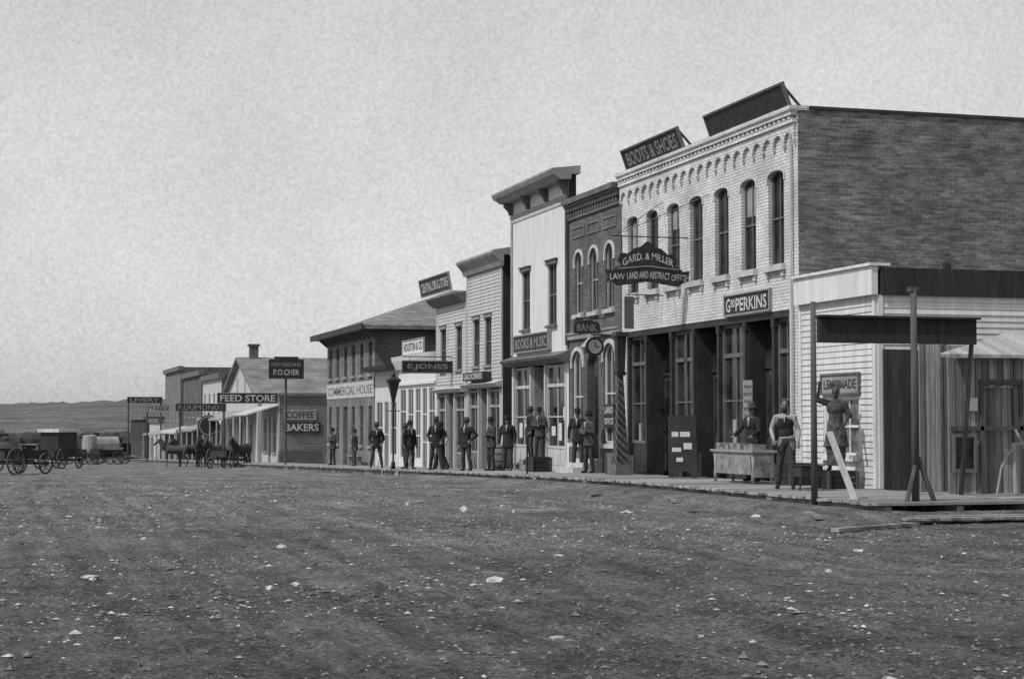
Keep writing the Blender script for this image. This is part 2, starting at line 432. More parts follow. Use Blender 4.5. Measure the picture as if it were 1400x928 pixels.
bm_v=[(0,0,1)]+[(.894*math.cos(a*1.2566),.894*math.sin(a*1.2566),.447) for a in range(5)]+[(.894*math.cos(a*1.2566+.628),.894*math.sin(a*1.2566+.628),-.447) for a in range(5)]+[(0,0,-1)]
bm_f=[(0,1,2),(0,2,3),(0,3,4),(0,4,5),(0,5,1),(1,6,2),(2,7,3),(3,8,4),(4,9,5),(5,10,1),(2,6,7),(3,7,8),(4,8,9),(5,9,10),(1,10,6),(11,7,6),(11,8,7),(11,9,8),(11,10,9),(11,6,10)]
oc_v=[(0,0,1),(1,0,0),(0,1,0),(-1,0,0),(0,-1,0),(.1,.1,-1)]
oc_f=[(0,1,2),(0,2,3),(0,3,4),(0,4,1),(5,2,1),(5,3,2),(5,4,3),(5,1,4)]
def stone(mb,x,y,s,flat=.5,V=bm_v,Fc=bm_f):
    z=gh(x,y); a=random.uniform(0,6.28); ca,sa=math.cos(a),math.sin(a)
    sx,sy,sz=s*random.uniform(.7,1.6),s*random.uniform(.5,1.1),s*flat*random.uniform(.6,1.3)
    q=[]
    for v in V:
        k=random.uniform(.65,1.25); p=(v[0]*sx*k,v[1]*sy*k,v[2]*sz*k)
        q.append((x+p[0]*ca-p[1]*sa,y+p[0]*sa+p[1]*ca,z+p[2]+sz*.25))
    mb.add(q,Fc)
mb=MB()
cl=[(random.uniform(0,13),random.uniform(12,48)) for _ in range(45)]
def spot(pc):
    while True:
        if random.random()<pc:
            c=random.choice(cl); x=random.gauss(c[0],1.3); y=random.gauss(c[1],1.0)
        else: x=random.uniform(-2,15.5); y=10+50*random.random()**1.5
        if (x<13.6 or (y<25.2 and x<16.5)) and y>9: return x,y
for _ in range(7500):
    x,y=spot(.65); stone(mb,x,y,min(.06,.005+random.expovariate(1/.0085)),.45,oc_v,oc_f)
o=mb.make('gravel','rock',None); o['kind']='stuff'; o['label']='pale gravel and small stones scattered over the dirt street'; o['category']='gravel'
mb=MB()
for _ in range(20000):
    x,y=spot(.25); stone(mb,x,y,min(.05,.006+random.expovariate(1/.010)),.6,oc_v,oc_f)
o=mb.make('dirt_clods','clod',None); o['kind']='stuff'; o['label']='crumbled clods of dry earth over the street'; o['category']='earth'
for i,(x,y,s) in enumerate([(4.9,17.3,.11),(2.6,17.3,.09),(0.95,19.0,.08),(4.05,12.6,.06),(5.2,12.6,.05),(8.2,31,.14),(12.6,28,.1),(9.5,33,.12),(6.6,20.5,.07),(3.6,23,.1),(8.8,17.6,.06),(10.5,20.2,.08),(.6,13.4,.05),(2.0,25,.1),(11.0,30,.12),(2.9,17.6,.06),(4.6,17.0,.07)]):
    mb=MB(); stone(mb,x,y,s,.45); r=mb.make('stone','rock',None,False,(x,y,gh(x,y))); r.location=(x,y,gh(x,y))
    r['label']='loose pale limestone lying on the dirt street'; r['category']='stone'; r['group']='loose stones in the street'

# boardwalk
mb=MB(); y=WE
while y<205:
    w=random.uniform(.19,.25); z=bw(y)+random.uniform(-.009,.009)
    x0=14.0+random.uniform(-.07,.07)
    if random.random()<.06: x0+=random.uniform(.05,.18)
    mb.box(ID,x0,16.98,y,y+w-.014,z-.05,z); y+=w
for k in range(36):
    y0=WE+.05+k*5
    for X in (14.15,15.5,16.8):
        z0,z1=bw(y0)-.065,bw(y0+5)-.065
        mb.add([(X,y0,z0-.2),(X+.12,y0,z0-.2),(X+.12,y0,z0),(X,y0,z0),(X,y0+5,z1-.2),(X+.12,y0+5,z1-.2),(X+.12,y0+5,z1),(X,y0+5,z1)],[(0,1,2,3),(4,7,6,5),(0,4,5,1),(3,2,6,7),(0,3,7,4),(1,5,6,2)])
o=mb.make('pavement','walk',None); o['kind']='structure'; o['label']='raised plank boardwalk along the shop fronts'
b=MB(); y=WE-.03
while y<31.5: b.box(ID,17.0,27,y,y+.2,.2,.27+random.uniform(-.008,.008)); y+=.22
o=b.make('path','walk',None); o['kind']='structure'; o['label']='plank deck beside the shed'
r=thing('wooden_step','long low plank step below the end of the boardwalk','step',(17,25.1,0))
MB().box(ID,13.8,23,24.75,25.05,.09,.13).box(ID,14.1,23,25.10,25.38,.10,.14).make('tread','wood',r)
b=MB()
for x in (13.9,16.5,19,21.5): b.box(ID,x,x+.12,24.78,25.36,-.1,.088)
b.each('bearer','woodpost',r)

# hills
mb=MB(); rs=[]
for (Y,zz,am) in ((430,-7.6,0),(520,-3.5,1.5),(650,1.5,2.0),(800,7,2.6),(960,11.6,2.8),(1150,10,2),(1500,-12,0)):
    for i in range(961):
        X=-900+i*2.0
        s=X/Y
        tilt=1+ .22*max(-1,min(1,(s-.02)/.07))
        n=noise.fractal(Vector((X*.008,Y*.01,0)),1,2,5)*am*.9+noise.noise(Vector((X*.12,Y,0)))*am*.35+abs(noise.noise(Vector((X*.31,Y,2))))*am*.45
        rs.append((X,Y,(zz*tilt if zz>0 else zz)+n))
n=961
mb.v=rs; mb.f=[(j*n+i,j*n+i+1,(j+1)*n+i+1,(j+1)*n+i) for j in range(6) for i in range(n-1)]; mb.m=[0]*len(mb.f)
o=mb.make('hills','hill',None,True); o['kind']='structure'; o['label']='low wooded hills on the skyline'
mb=MB()
for _ in range(900):
    X=random.uniform(-60,48); Y=random.uniform(300,430); s=random.uniform(.9,1.9); z=g(Y)+random.uniform(0,2.6)+(Y-300)*.014
    q=[]
    for v in bm_v:
        k=random.uniform(.55,1.35); q.append((X+v[0]*s*k*1.3,Y+v[1]*s*k,z+s*.5+v[2]*s*k*.8))
    mb.add(q,bm_f)
o=mb.make('distant_wood','foliage',None); o['kind']='stuff'; o['label']='dark scrubby wood beyond the end of town'; o['category']='wood'

# ================================================================== BUILDINGS
Yn,Yf=35.37,46.82
wy=[45.89,44.36,42.82,41.27,39.64,38.04,36.51]
ho=[arch(Yf-y,.84,5.2,7.22,.14) for y in wy]+[rect(Yf-46.45,Yf-35.85,-.25,4.15)]
root,F,FS,W=shell('brick_building','two-storey white-painted brick shop block with arched corbelling','building',Yn,Yf,8.6,'white_brick','side_brick',ho,depth=20,roofdrop=.5,zbot=-.35)
for y in wy: window(F,root,Yf-y,.84,5.2,7.36,.14,fm='trim_mid',sill='stone',hood='arch',cols=2,rows=2,sh=.14,sp=.12,ht=.06,hw=.025)
b=MB()
for y in wy:
    b.box(F,Yf-y-.46,Yf-y-.36,4.93,5.059,.001,.07).box(F,Yf-y+.36,Yf-y+.46,4.93,5.059,.001,.07)
b.each('sill_bracket','white_brick',root)
n=20; p=(W-.1)/n; zb_=7.80; pts=[(.05,8.28),(W-.05,8.28),(W-.05,zb_)]
for i in reversed(range(n)):
    a=.05+i*p; c=a+p; r=(p-.10)/2; uc=(a+c)/2
    if i<n-1: pts.append((c,zb_))
    pts.append((c-.05,zb_))
    for k in range(0,9):
        t=math.pi*k/8; pts.append((uc+r*math.cos(t),7.88+r*math.sin(t)))
    pts.append((a+.05,zb_))
pts.append((.05,zb_))
cl2=[]
for q in pts:
    if not cl2 or (abs(q[0]-cl2[-1][0])+abs(q[1]-cl2[-1][1])>1e-4): cl2.append(q)
MB().plate(F,cl2,[],.001,.075).make('corbel_arches','white_brick',root)
b=MB(); b.box(F,.03,W-.02,8.281,8.38,.001,.12)
for i in range(46):
    u=.06+i*(W-.2)/45.5; b.box(F,u,u+.12,8.381,8.46,.001,.13)
b.box(F,.03,W-.02,8.461,8.56,.001,.16).box(F,.0,W+.02,8.561,8.66,-.27,.2)
b.make('cornice','white_brick',root)
MB().box(FS,.3,20,8.59,8.66,-.3,.04).make('coping','dark',root)
MB().box(F,Yf-46.45,Yf-35.85,4.0,4.148,-.24,-.02).make('iron_lintel','dark',root)
def u1(y): return Yf-y
bays=[('w',46.42,45.05),('d',44.95,43.2),('w',43.1,41.65),('d',41.55,40.05),('w',39.95,38.45),('d',38.35,36.85),('w',36.75,35.9)]
for t,a,c in bays:
    if t=='w': glassbay(F,root,u1(a),u1(c),.3,4.0,'trim_mid',.75,3.25,2,2,bm='dark')
    else: doorbay(F,root,u1(a),u1(c),.35,4.0,'dark',2.9)
for y in (46.43,45.0,43.15,41.6,40.0,38.4,36.8,35.88):
    b=MB().box(F,u1(y)-.06,u1(y)+.06,-.1,3.99,-.15,-.03).box(F,u1(y)-.085,u1(y)+.085,.3,.55,-.16,-.015).box(F,u1(y)-.085,u1(y)+.085,3.8,3.995,-.16,-.015)
    b.make('iron_column','dark',root)
MB().tube((16.93,35.6,.3),(16.93,35.6,8.2),.03,.03,6).make('drain_pipe','board_grey',root)
for y,h_ in ((38.04,.7),(42.82,.5),(45.89,.9)):
    MB().box(F,u1(y)-.36,u1(y)+.36,7.2-h_,7.2,-.139,-.133).make('window_blind','trim_grey',root)
b=MB()
for (y,v,w_,h_) in [(46.0,1.1,.3,.5),(45.5,1.1,.25,.8),(42.8,1.15,.3,.4),(42.1,1.1,.28,.9),(39.5,1.1,.3,.6),(38.9,1.6,.25,.35),(36.4,1.1,.25,.7)]: b.box(F,u1(y),u1(y)+w_,v,v+h_,-.209,-.203)
b.each('paper_notice','trim_grey',root)

# ---- B2 dark brick bank
Yn,Yf=46.86,51.58
wy=[50.62,49.22,47.82]
ho=[arch(Yf-y,.72,4.9,6.45,.36) for y in wy]+[arch(Yf-47.85,1.05,1.0,3.5,.42),arch(Yf-49.35,1.05,.28,3.3,.45),arch(Yf-50.75,1.0,1.0,3.4,.4)]
root,F,FS,W=shell('brick_building','narrow two-storey dark brick bank with round-arched windows','building',Yn,Yf,8.42,'dark_brick','dark_brick',ho,depth=18,zbot=-.4)
for y in wy:
    window(F,root,Yf-y,.72,4.9,6.81,.36,fm='trim_grey',sill='stone',hood='arch',cols=2,rows=2,fw=.07,depth=.1,ht=.09)
window(F,root,Yf-47.85,1.05,1.0,3.92,.42,fm='board_grey',sill='stone',hood='arch',cols=2,rows=2,fw=.09,depth=.1)
window(F,root,Yf-50.75,1.0,1.0,3.8,.4,fm='board_grey',sill='stone',hood='arch',cols=2,rows=2,fw=.09,depth=.1)
d=MB().plate(F,arch(Yf-49.35,1.05,.25,3.3,.45),[],-.24,-.2).make('door','wooddark',root)
MB().box(F,Yf-49.35-.35,Yf-49.35+.35,1.3,3.0,-.199,-.18).make('door_glass','glass',d)
for i in range(3):
    u=.35+i*1.42; b=MB().box(F,u,u+1.15,7.25,7.30,.001,.03).box(F,u,u+1.15,7.55,7.60,.001,.03).box(F,u,u+.05,7.301,7.549,.001,.03).box(F,u+1.1,u+1.15,7.301,7.549,.001,.03)
    b.make('brick_panel','hotel_brick',root)
b=MB(); b.box(F,.03,W-.03,7.85,7.95,.001,.06)
for i in range(18):
    u=.08+i*(W-.2)/17.6; b.box(F,u,u+.13,7.951,8.1,.001,.09)
b.box(F,.03,W-.03,8.101,8.22,.001,.14).box(F,.0,W,8.30,8.46,-.2,.28).box(F,.03,W-.03,8.221,8.299,.001,.2)
b.make('cornice','trim_mid',root)
b=MB().box(F,.03,W-.03,4.15,4.3,.001,.08).box(F,.03,W-.03,4.301,4.36,.001,.12); b.make('belt_course','trim_grey',root)
steps(F,root,Yf-49.35-.8,Yf-49.35+.8,.55,3,.2,0,'stone')
MB().plate(F,[(Yf-49.35-.75,3.88),(Yf-49.35+.75,3.88),(Yf-49.35,4.13)],[],.001,.15).make('door_pediment','stone',root)

# ---- B3 tall white false front
Yn,Yf=51.64,57.9
wy=[56.2,53.3]
ho=[rect(Yf-y-.45,Yf-y+.45,4.72,6.66) for y in wy]+[rect(.25,Yf-Yn-.25,-.3,3.5)]
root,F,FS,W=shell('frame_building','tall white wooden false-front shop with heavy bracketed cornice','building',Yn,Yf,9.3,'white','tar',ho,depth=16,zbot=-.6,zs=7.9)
for y in wy: window(F,root,Yf-y,.9,4.72,6.66,fm='trim_mid',sill='trim_mid',hood='trim_mid',cols=2,rows=2,depth=.1,sh=.08)
MB().box(F,-.02,.16,3.9,8.6,.001,.04).box(F,W-.17,W+.01,3.9,8.6,.001,.04).each('corner_board','trim_grey',root)
MB().box(F,.16,W-.17,8.45,8.6,.001,.03).make('frieze_board','board_grey',root)
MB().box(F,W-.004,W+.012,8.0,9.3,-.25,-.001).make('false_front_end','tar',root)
b=MB(); b.extr(F,[(9.14,0.001),(9.14,.36),(9.24,.5),(9.28,.6),(9.4,.66),(9.46,.66),(9.58,-.30),(9.32,-.30),(9.3,0.001)],-.25,W+.3)
b.box(F,.0,W,8.601,8.7,.001,.07); b.make('cornice','trim_grey',root)
b=MB()
for i in range(4):
    u=.12+i*(W-.24)/3
    b.extr(F,[(8.72,.03),(8.72,.12),(8.85,.16),(9.0,.31),(9.138,.34),(9.138,.03)],u-.07,u+.07)
b.each('cornice_bracket','trim_mid',root)
b=MB(); b.extr(F,[(3.5,0.001),(3.5,.2),(3.62,.38),(3.7,.42),(3.86,.001)],-.1,W+.12); b.make('shop_cornice','trim_mid',root)
glassbay(F,root,.3,2.2,.15,3.45,'board_grey',.65,2.8,2,2,bm='board_grey',w=-.1)
glassbay(F,root,3.9,5.95,.15,3.45,'board_grey',.65,2.8,2,2,bm='board_grey',w=-.1)
doorbay(F,root,2.3,3.8,.2,3.45,'trim_grey',2.6)
b=MB()
for u in (.27,2.25,3.85,6.0): b.box(F,u-.07,u+.07,-.2,3.49,-.1,.03)
b.each('shop_column','board_grey',root)
steps(F,root,2.0,4.1,.40,3,-.05,0.02,'wood')
MB().tube(F(W+.05,4.0,.1),F(W+.05,8.9,.1),.04,.04,6).make('drain_pipe','trim_mid',root)
b=MB()
for k,(u,v,w_,h_) in enumerate([(.6,1.1,.35,.5),(1.25,1.3,.3,.4),(4.2,1.2,.4,.3),(4.9,1.05,.35,.55),(5.4,1.7,.3,.4)]): b.box(F,u,u+w_,v,v+h_,-.105,-.1)
b.each('paper_notice','paper',root)

# ---- B4
Yn,Yf=59.05,63.86
wy=[62.5,60.9]
ho=[rect(Yf-y-.42,Yf-y+.42,3.66,5.4) for y in wy]+[rect(.2,Yf-Yn-.2,-.6,2.85)]
root,F,FS,W=shell('frame_building','two-storey clapboarded false-front shop with plain cornice','building',Yn,Yf,7.5,'board_grey','tar',ho,depth=14,frontclap=(3.2,7.1),zbot=-.8)
for y in wy: window(F,root,Yf-y,.84,3.66,5.4,fm='trim_mid',sill='trim_grey',hood='trim_grey',cols=2,rows=2,depth=.08,sh=.07)
b=MB(); b.extr(F,[(7.1,.001),(7.1,.12),(7.3,.2),(7.5,.38),(7.58,.42),(7.66,.38),(7.76,-.25),(7.5,-.25),(7.49,.001)],-.12,W+.2); b.make('cornice','trim_grey',root)
b=MB(); b.extr(F,[(2.88,.001),(2.88,.2),(3.0,.32),(3.1,.001)],.02,W-.02); b.make('shop_cornice','board_grey',root)
z=bw(61)
glassbay(F,root,.25,1.6,z,2.8,'trim_grey',.55,2.2,2,1,w=-.1,bm='trim_mid'); doorbay(F,root,1.7,2.9,z,2.8,'trim_grey',2.1); glassbay(F,root,3.0,4.55,z,2.8,'trim_grey',.55,2.2,2,1,w=-.1,bm='trim_mid')
b=MB()
for u in (.22,1.65,2.95,4.6): b.box(F,u-.06,u+.06,-.5,2.84,-.1,.03)
b.each('shop_column','board_grey',root)

# ---- B5
Yn,Yf=63.9,68.6
wy=[67.5,65.05]
ho=[rect(Yf-y-.42,Yf-y+.42,3.62,5.3) for y in wy]+[rect(.2,Yf-Yn-.2,-.7,2.75)]
root,F,FS,W=shell('frame_building','two-storey pale clapboarded drug store with roof signboard','building',Yn,Yf,6.45,'board_grey','board_grey',ho,depth=14,frontclap=(3.1,6.2),zbot=-.9)
for y in wy: window(F,root,Yf-y,.84,3.62,5.3,fm='trim_mid',sill='trim_grey',hood='trim_grey',cols=2,rows=2,depth=.08,sh=.07)
b=MB(); b.extr(F,[(6.2,.001),(6.2,.15),(6.4,.4),(6.5,.45),(6.6,-.25),(6.46,-.25),(6.44,.001)],-.05,W); b.make('cornice','trim_mid',root)
b=MB(); b.extr(F,[(2.78,.001),(2.78,.2),(2.9,.3),(3.0,.001)],.02,W-.02); b.make('shop_cornice','board_grey',root)
z=bw(66)
glassbay(F,root,.25,1.5,z,2.7,'trim_grey',.55,2.1,2,1,w=-.1,bm='trim_mid'); doorbay(F,root,1.6,2.8,z,2.7,'trim_grey',2.0); glassbay(F,root,2.9,4.45,z,2.7,'trim_grey',.55,2.1,2,1,w=-.1,bm='trim_mid')
b=MB()
for u in (.22,1.55,2.85,4.5): b.box(F,u-.06,u+.06,-.6,2.74,-.1,.03)
b.each('shop_column','board_grey',root)

# ---- B6
Yn,Yf=68.65,75.6
z=bw(72)
ho=[rect(.3,1.5,z+.3,3.1),rect(1.8,2.9,z-.1,3.1),rect(3.2,4.2,z+.3,3.1),rect(4.45,5.35,z-.1,3.1),rect(5.6,6.7,z+.3,3.1)]
root,F,FS,W=shell('frame_building','low one-storey white shop with tall narrow doors','building',Yn,Yf,4.4,'white','board_white',ho,depth=12,zbot=-1.2)
for h in ho:
    a,c,v0,v1=h[0][0],h[1][0],h[0][1],h[2][1]
    window(F,root,(a+c)/2,c-a,v0,v1,fm='board_white',sill=None,cols=2,rows=3,depth=.06,fw=.08)
b=MB(); b.extr(F,[(3.9,.001),(3.9,.15),(4.25,.3),(4.45,.35),(4.5,-.25),(4.42,-.25),(4.38,.001)],-.05,W+.02).box(F,.02,W-.02,3.2,3.3,.001,.1); b.make('cornice','white',root)
# ---- B6b
Yn,Yf=75.65,80.6
z=bw(78)
ho=[rect(.3,1.7,z+.5,2.6),rect(2.0,3.0,z-.1,2.6),rect(3.3,4.6,z+.5,2.6)]
root,F,FS,W=shell('frame_building','small one-storey pale shop with flat projecting awning','building',Yn,Yf,4.0,'board_white','board_grey',ho,depth=12,zbot=-1.3)
for h in ho:
    a,c,v0,v1=h[0][0],h[1][0],h[0][1],h[2][1]
    window(F,root,(a+c)/2,c-a,v0,v1,fm='board_white',sill=None,cols=2,rows=2,depth=.06,fw=.07)
b=MB(); b.extr(F,[(3.95,-.3),(3.95,.6),(4.15,.65),(4.25,-.3)],-.1,W+.1); b.make('awning','dark',root)

# ---- B7 hotel
Yn,Yf=80.7,93.0
z=bw(87)
uw=[1.0+i*(12.3-2)/5 for i in range(6)]
ho=[rect(u-.42,u+.42,3.9,5.45) for u in uw]+[rect(u-.42,u+.42,.5,2.4) for u in uw[:2]+uw[3:]]+[rect(uw[2]-.55,uw[2]+.55,z-.05,2.4)]
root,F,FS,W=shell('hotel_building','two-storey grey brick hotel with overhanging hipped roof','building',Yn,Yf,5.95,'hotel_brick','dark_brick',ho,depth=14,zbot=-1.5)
for u in uw: window(F,root,u,.84,3.9,5.45,fm='trim_mid',sill='trim_grey',cols=2,rows=2,depth=.1)
for u in uw[:2]+uw[3:]: window(F,root,u,.84,.5,2.4,fm='trim_mid',sill='trim_grey',cols=2,rows=2,depth=.1)
d=MB().box(F,uw[2]-.55,uw[2]+.55,z-.05,2.4,-.2,-.15).make('door','wooddark',root)
b=MB(); e=.75
x0,x1,y0,y1=17-e,31+e,Yn-e,Yf+e
b.add([(x0,y0,5.96),(x1,y0,5.96),(x1,y1,5.96),(x0,y1,5.96),(x0,y0,6.14),(x1,y0,6.14),(x1,y1,6.14),(x0,y1,6.14),(22.3,86.85,8.35),(26,86.85,8.35)],
 [(3,2,1,0),(0,1,5,4),(1,2,6,5),(2,3,7,6),(3,0,4,7),(4,5,9,8),(5,6,9),(6,7,8,9),(7,4,8)])
b.make('hipped_roof','shingle',root)
MB().box(ID,x0-.05,x0+.02,y0-.05,y1+.05,5.93,6.22).make('roof_gutter','dark',root)
b=MB()
for i in range(13):
    u=.2+i*(W-.4)/12; b.extr(F,[(5.55,.001),(5.6,.1),(5.94,.5),(5.955,.6),(5.955,.001)],u-.06,u+.06)
b.each('eave_bracket','trim_mid',root)
MB().box(F,.02,W-.02,2.82,3.58,.002,.03).make('painted_band','board_grey',root)
text(F,'COMMERCIAL HOUSE',W/2,3.2,W-.8,.44,.036,'letter_grey',root,bold=.01)

# ---- B8 bakery
Yn,Yf=110,117
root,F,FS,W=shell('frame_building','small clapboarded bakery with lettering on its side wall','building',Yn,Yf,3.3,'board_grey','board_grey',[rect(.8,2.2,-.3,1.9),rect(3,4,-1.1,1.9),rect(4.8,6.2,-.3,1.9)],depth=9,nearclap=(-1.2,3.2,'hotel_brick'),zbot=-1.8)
window(F,root,1.5,1.4,-.3,1.9,fm='board_white',depth=.08,cols=2); window(F,root,5.5,1.4,-.3,1.9,fm='board_white',depth=.08,cols=2)
MB().box(F,3,4,-1.1,1.9,-.2,-.15).make('door','wooddark',root)
MB().extr(F,[(3.3,.3),(3.3,-9),(3.4,-9),(3.4,.3)],-.2,W+.2).make('roof_edge','shingle',root)
b=MB(); b.add([(15.0,109.9,2.1),(17,109.9,2.7),(17,117,2.7),(15.0,117,2.1),(15.0,109.9,2.02),(17,109.9,2.62),(17,117,2.62),(15.0,117,2.02)],[(0,1,2,3),(7,6,5,4),(0,4,5,1),(1,5,6,2),(2,6,7,3),(3,7,4,0)]); b.make('awning','board_grey',root)
b=MB()
for y in (110.1,113.5,116.8): b.tube((15.1,y,bw(y)),(15.1,y,2.05),.06,.06,6)
b.each('awning_post','board_grey',root)
F8=Fr((17,109.96,0),(1,0,0),(0,0,1))
board_sign('grey painted board lettered COFFEE on bakery side wall',F8,.35,2.4,1.75,2.4,[('COFFEE',1.38,2.07,1.8,.42)],'trim_grey','letter_dark',fr=False)
board_sign('dark painted board lettered BAKERS on bakery side wall',F8,.35,2.7,.95,1.6,[('BAKERS',1.5,1.28,2.1,.45)],'sign_dark','letter',fr=False)
# ---- B9 gabled house
Yn,Yf=119,136
root=thing('gabled_house','pale gable-fronted wooden store with shingled roof and chimney','house',(17,127.5,g(127.5)))
F=Fr((17,Yf,0),(0,-1,0),(0,0,1)); W=Yf-Yn
ho=[rect(2,3.4,-.6,1.6),rect(7.6,9.4,-1.3,1.6),rect(13,14.6,-.6,1.6),rect(6,7,3.4,4.8),rect(10,11,3.4,4.8)]
MB().plate(F,[(0,-2.2),(W,-2.2),(W,3.7),(W/2,6.2),(0,3.7)],ho,-.25,0).make('wall','board_grey',root)
MB().box(ID,17.25,30,Yn+.01,Yn+.25,-2.2,3.65).box(ID,17.25,30,Yf-.25,Yf-.01,-2.2,3.65).each('side_wall','board_grey',root)
for h in ho[:1]+ho[2:]:
    window(F,root,(h[0][0]+h[1][0])/2,h[1][0]-h[0][0],h[0][1],h[2][1],fm='white',sill='white',cols=2,rows=2,depth=.08)
MB().box(F,7.6,9.4,-1.3,1.6,-.2,-.15).make('door','wooddark',root)
b=MB(); ym=(Yn+Yf)/2
b.add([(16.6,Yn-.4,3.58),(30.4,Yn-.4,3.58),(30.4,ym,6.3),(16.6,ym,6.3),(16.6,Yf+.4,3.58),(30.4,Yf+.4,3.58),
 (16.6,Yn-.4,3.4),(30.4,Yn-.4,3.4),(30.4,ym,6.12),(16.6,ym,6.12),(16.6,Yf+.4,3.4),(30.4,Yf+.4,3.4)],
 [(0,1,2,3),(3,2,5,4),(7,6,9,8),(8,9,10,11),(0,3,9,6),(3,4,10,9),(0,6,7,1),(4,5,11,10),(1,7,8,2),(2,8,11,5)])
rf=b.make('roof','shingle',root)
MB().box(ID,17.6,18.2,ym-.35,ym+.35,5.8,7.1).box(ID,17.5,18.3,ym-.45,ym+.45,7.1,7.25).make('chimney','dark_brick',rf)
b=MB(); b.extr(F,[(2.3,.001),(1.7,2.3),(1.85,2.3),(2.45,.001)],.3,W-.3); b.make('awning','trim_grey',root)
b=MB()
for i in range(5): b.tube(F(.5+i*(W-1)/4,-2,2.2),F(.5+i*(W-1)/4,1.75,2.2),.07,.07,6)
b.each('awning_post','trim_grey',root)

def far_shop(Yn,Yf,zt,fm,sm,two,label,aw='trim_grey',depth=12,awz=None):
    zb=g(Yf)+.3; n=max(2,int((Yf-Yn)/3.2)); W=Yf-Yn; ho=[]
    for i in range(n):
        u=(i+.5)*W/n; ho.append(rect(u-.7,u+.7,zb+.4,zb+2.4))
        if two: ho.append(rect(u-.5,u+.5,zb+4.0,zb+5.6))
    root,F,FS,W=shell('frame_building',label,'building',Yn,Yf,zt,fm,sm,ho,depth=depth)
    for h in ho: window(F,root,(h[0][0]+h[1][0])/2,h[1][0]-h[0][0],h[0][1],h[2][1],fm='trim_grey',sill='trim_grey',cols=2,rows=2,depth=.08)
    MB().box(F,-.05,W+.05,zt-.35,zt+.08,-.27,.25).make('cornice','trim_mid',root)
    if aw:
        z=awz or zb+3.0; b=MB(); b.extr(F,[(z,.001),(z-.5,2.3),(z-.35,2.3),(z+.15,.001)],.1,W-.1); b.make('awning',aw,root)
        b=MB()
        for i in range(4): b.tube(F(.2+i*(W-.4)/3,zb-.3,2.2),F(.2+i*(W-.4)/3,z-.45,2.2),.07,.07,6)
        b.each('awning_post',aw,root)
    return root
far_shop(139,152,5.4,'board_grey','dark_brick',True,'two-storey pale frame store with porch awning')
far_shop(153,168,6.0,'dark_brick','dark_brick',True,'two-storey dark brick store with porch awning','board_grey')
far_shop(171,187,6.9,'hotel_brick','dark_brick',True,'taller dark false-front store with heavy cornice')
far_shop(192,206,1.9,'board_grey','board_grey',False,'low pale one-storey shed store at the end of the row',aw=None)
far_shop(212,235,2.2,'wooddark','wooddark',False,'low dark livery stable at the end of town',aw=None)

# ---- S1 small clapboard stand
Yn,Yf=31.8,35.32
ho=[rect(Yf-34.1,Yf-32.6,.95,2.15)]
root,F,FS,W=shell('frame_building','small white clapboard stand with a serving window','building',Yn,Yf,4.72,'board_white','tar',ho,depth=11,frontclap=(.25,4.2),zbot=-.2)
window(F,root,Yf-33.35,1.5,.95,2.15,fm='white',sill='white',cols=3,rows=2,depth=.08,glass='curtain')
b=MB().box(F,-.02,W+.06,4.2,4.78,.001,.14).box(F,-.02,W+.1,4.781,4.84,-.27,.2); b.make('fascia_board','white',root)
b=MB(); clap(b,FS,.05,10.9,2.2,4.2); b.make('side_siding','white',root)
MB().box(FS,.07,11,4.2,4.75,.001,.09).make('side_fascia','tar',root)
MB().tube((19.3,33,4.3),(19.3,33,5.0),.09,.09,8).make('stove_pipe','iron',root)
MB().box(FS,.012,.12,.25,4.2,.001,.04).make('corner_board','white',root)
b=MB(); b.box(FS,.1,1.55,.1,3.1,.04,.10); b.make('side_boards','wooddark',root)

# ================================================================== SIGNS
F=Fr((17,0,0),(0,-1,0),(0,0,1))
def roof_sign(label,ya,yb,h,lines,lean=15):
    a=math.radians(lean); V=(-math.sin(a),0,math.cos(a))
    FF=Fr((16.98,(ya+yb)/2,8.68),(0,-1,0),V); w=(ya-yb)/2
    r=thing('roof_sign',label,'sign',(16.98,(ya+yb)/2,8.66))
    MB().box(FF,-w,w,.02,h,0,.05).make('board','sign_dark',r)
    MB().box(FF,-w-.04,w+.04,h,h+.05,-.01,.08).box(FF,-w-.04,w+.04,-.03,.02,-.01,.08).box(FF,-w-.04,-w,.02,h,-.01,.075).box(FF,w,w+.04,.02,h,-.01,.075).make('sign_frame','trim_mid',r)
    for k in (-w+.1,0,w-.1):
        p=FF(k,h*.95,-.02); b=MB(); b.tube(p,(17.75,p.y,8.2),.035,.035,5); b.tube(FF(k,.05,-.02),(17.2,p.y,8.5),.035,.035,5)
        b.make('sign_brace','woodpost',r)
    for s,uc,vc,wd,ht in lines: text(FF,s,uc,vc,wd,ht,.056,'letter_dim',r)
roof_sign('dark signboard lettered BOOTS & SHOES leaning out over the parapet',46.1,41.95,.56,[('BOOTS & SHOES',0,.29,3.7,.38)],20)
roof_sign('large weathered dark signboard leaning out over the parapet',40.1,35.65,.54,[],20)
board_sign('dark shop sign lettered Geo PERKINS above the storefront',F,-39.35,-36.8,4.22,4.66,[('G',-39.15,4.44,.26,.33),('eo',-38.87,4.48,.24,.2),('PERKINS',-37.83,4.43,1.75,.32)],'sign_dark','letter',frame='trim_grey')
FP=Fr((14.74,41.8,0),(1,0,0),(0,0,1))
r=thing('hanging_sign','ornate dark hanging law office sign with scrolled ends','sign',(15.87,41.8,5.1))
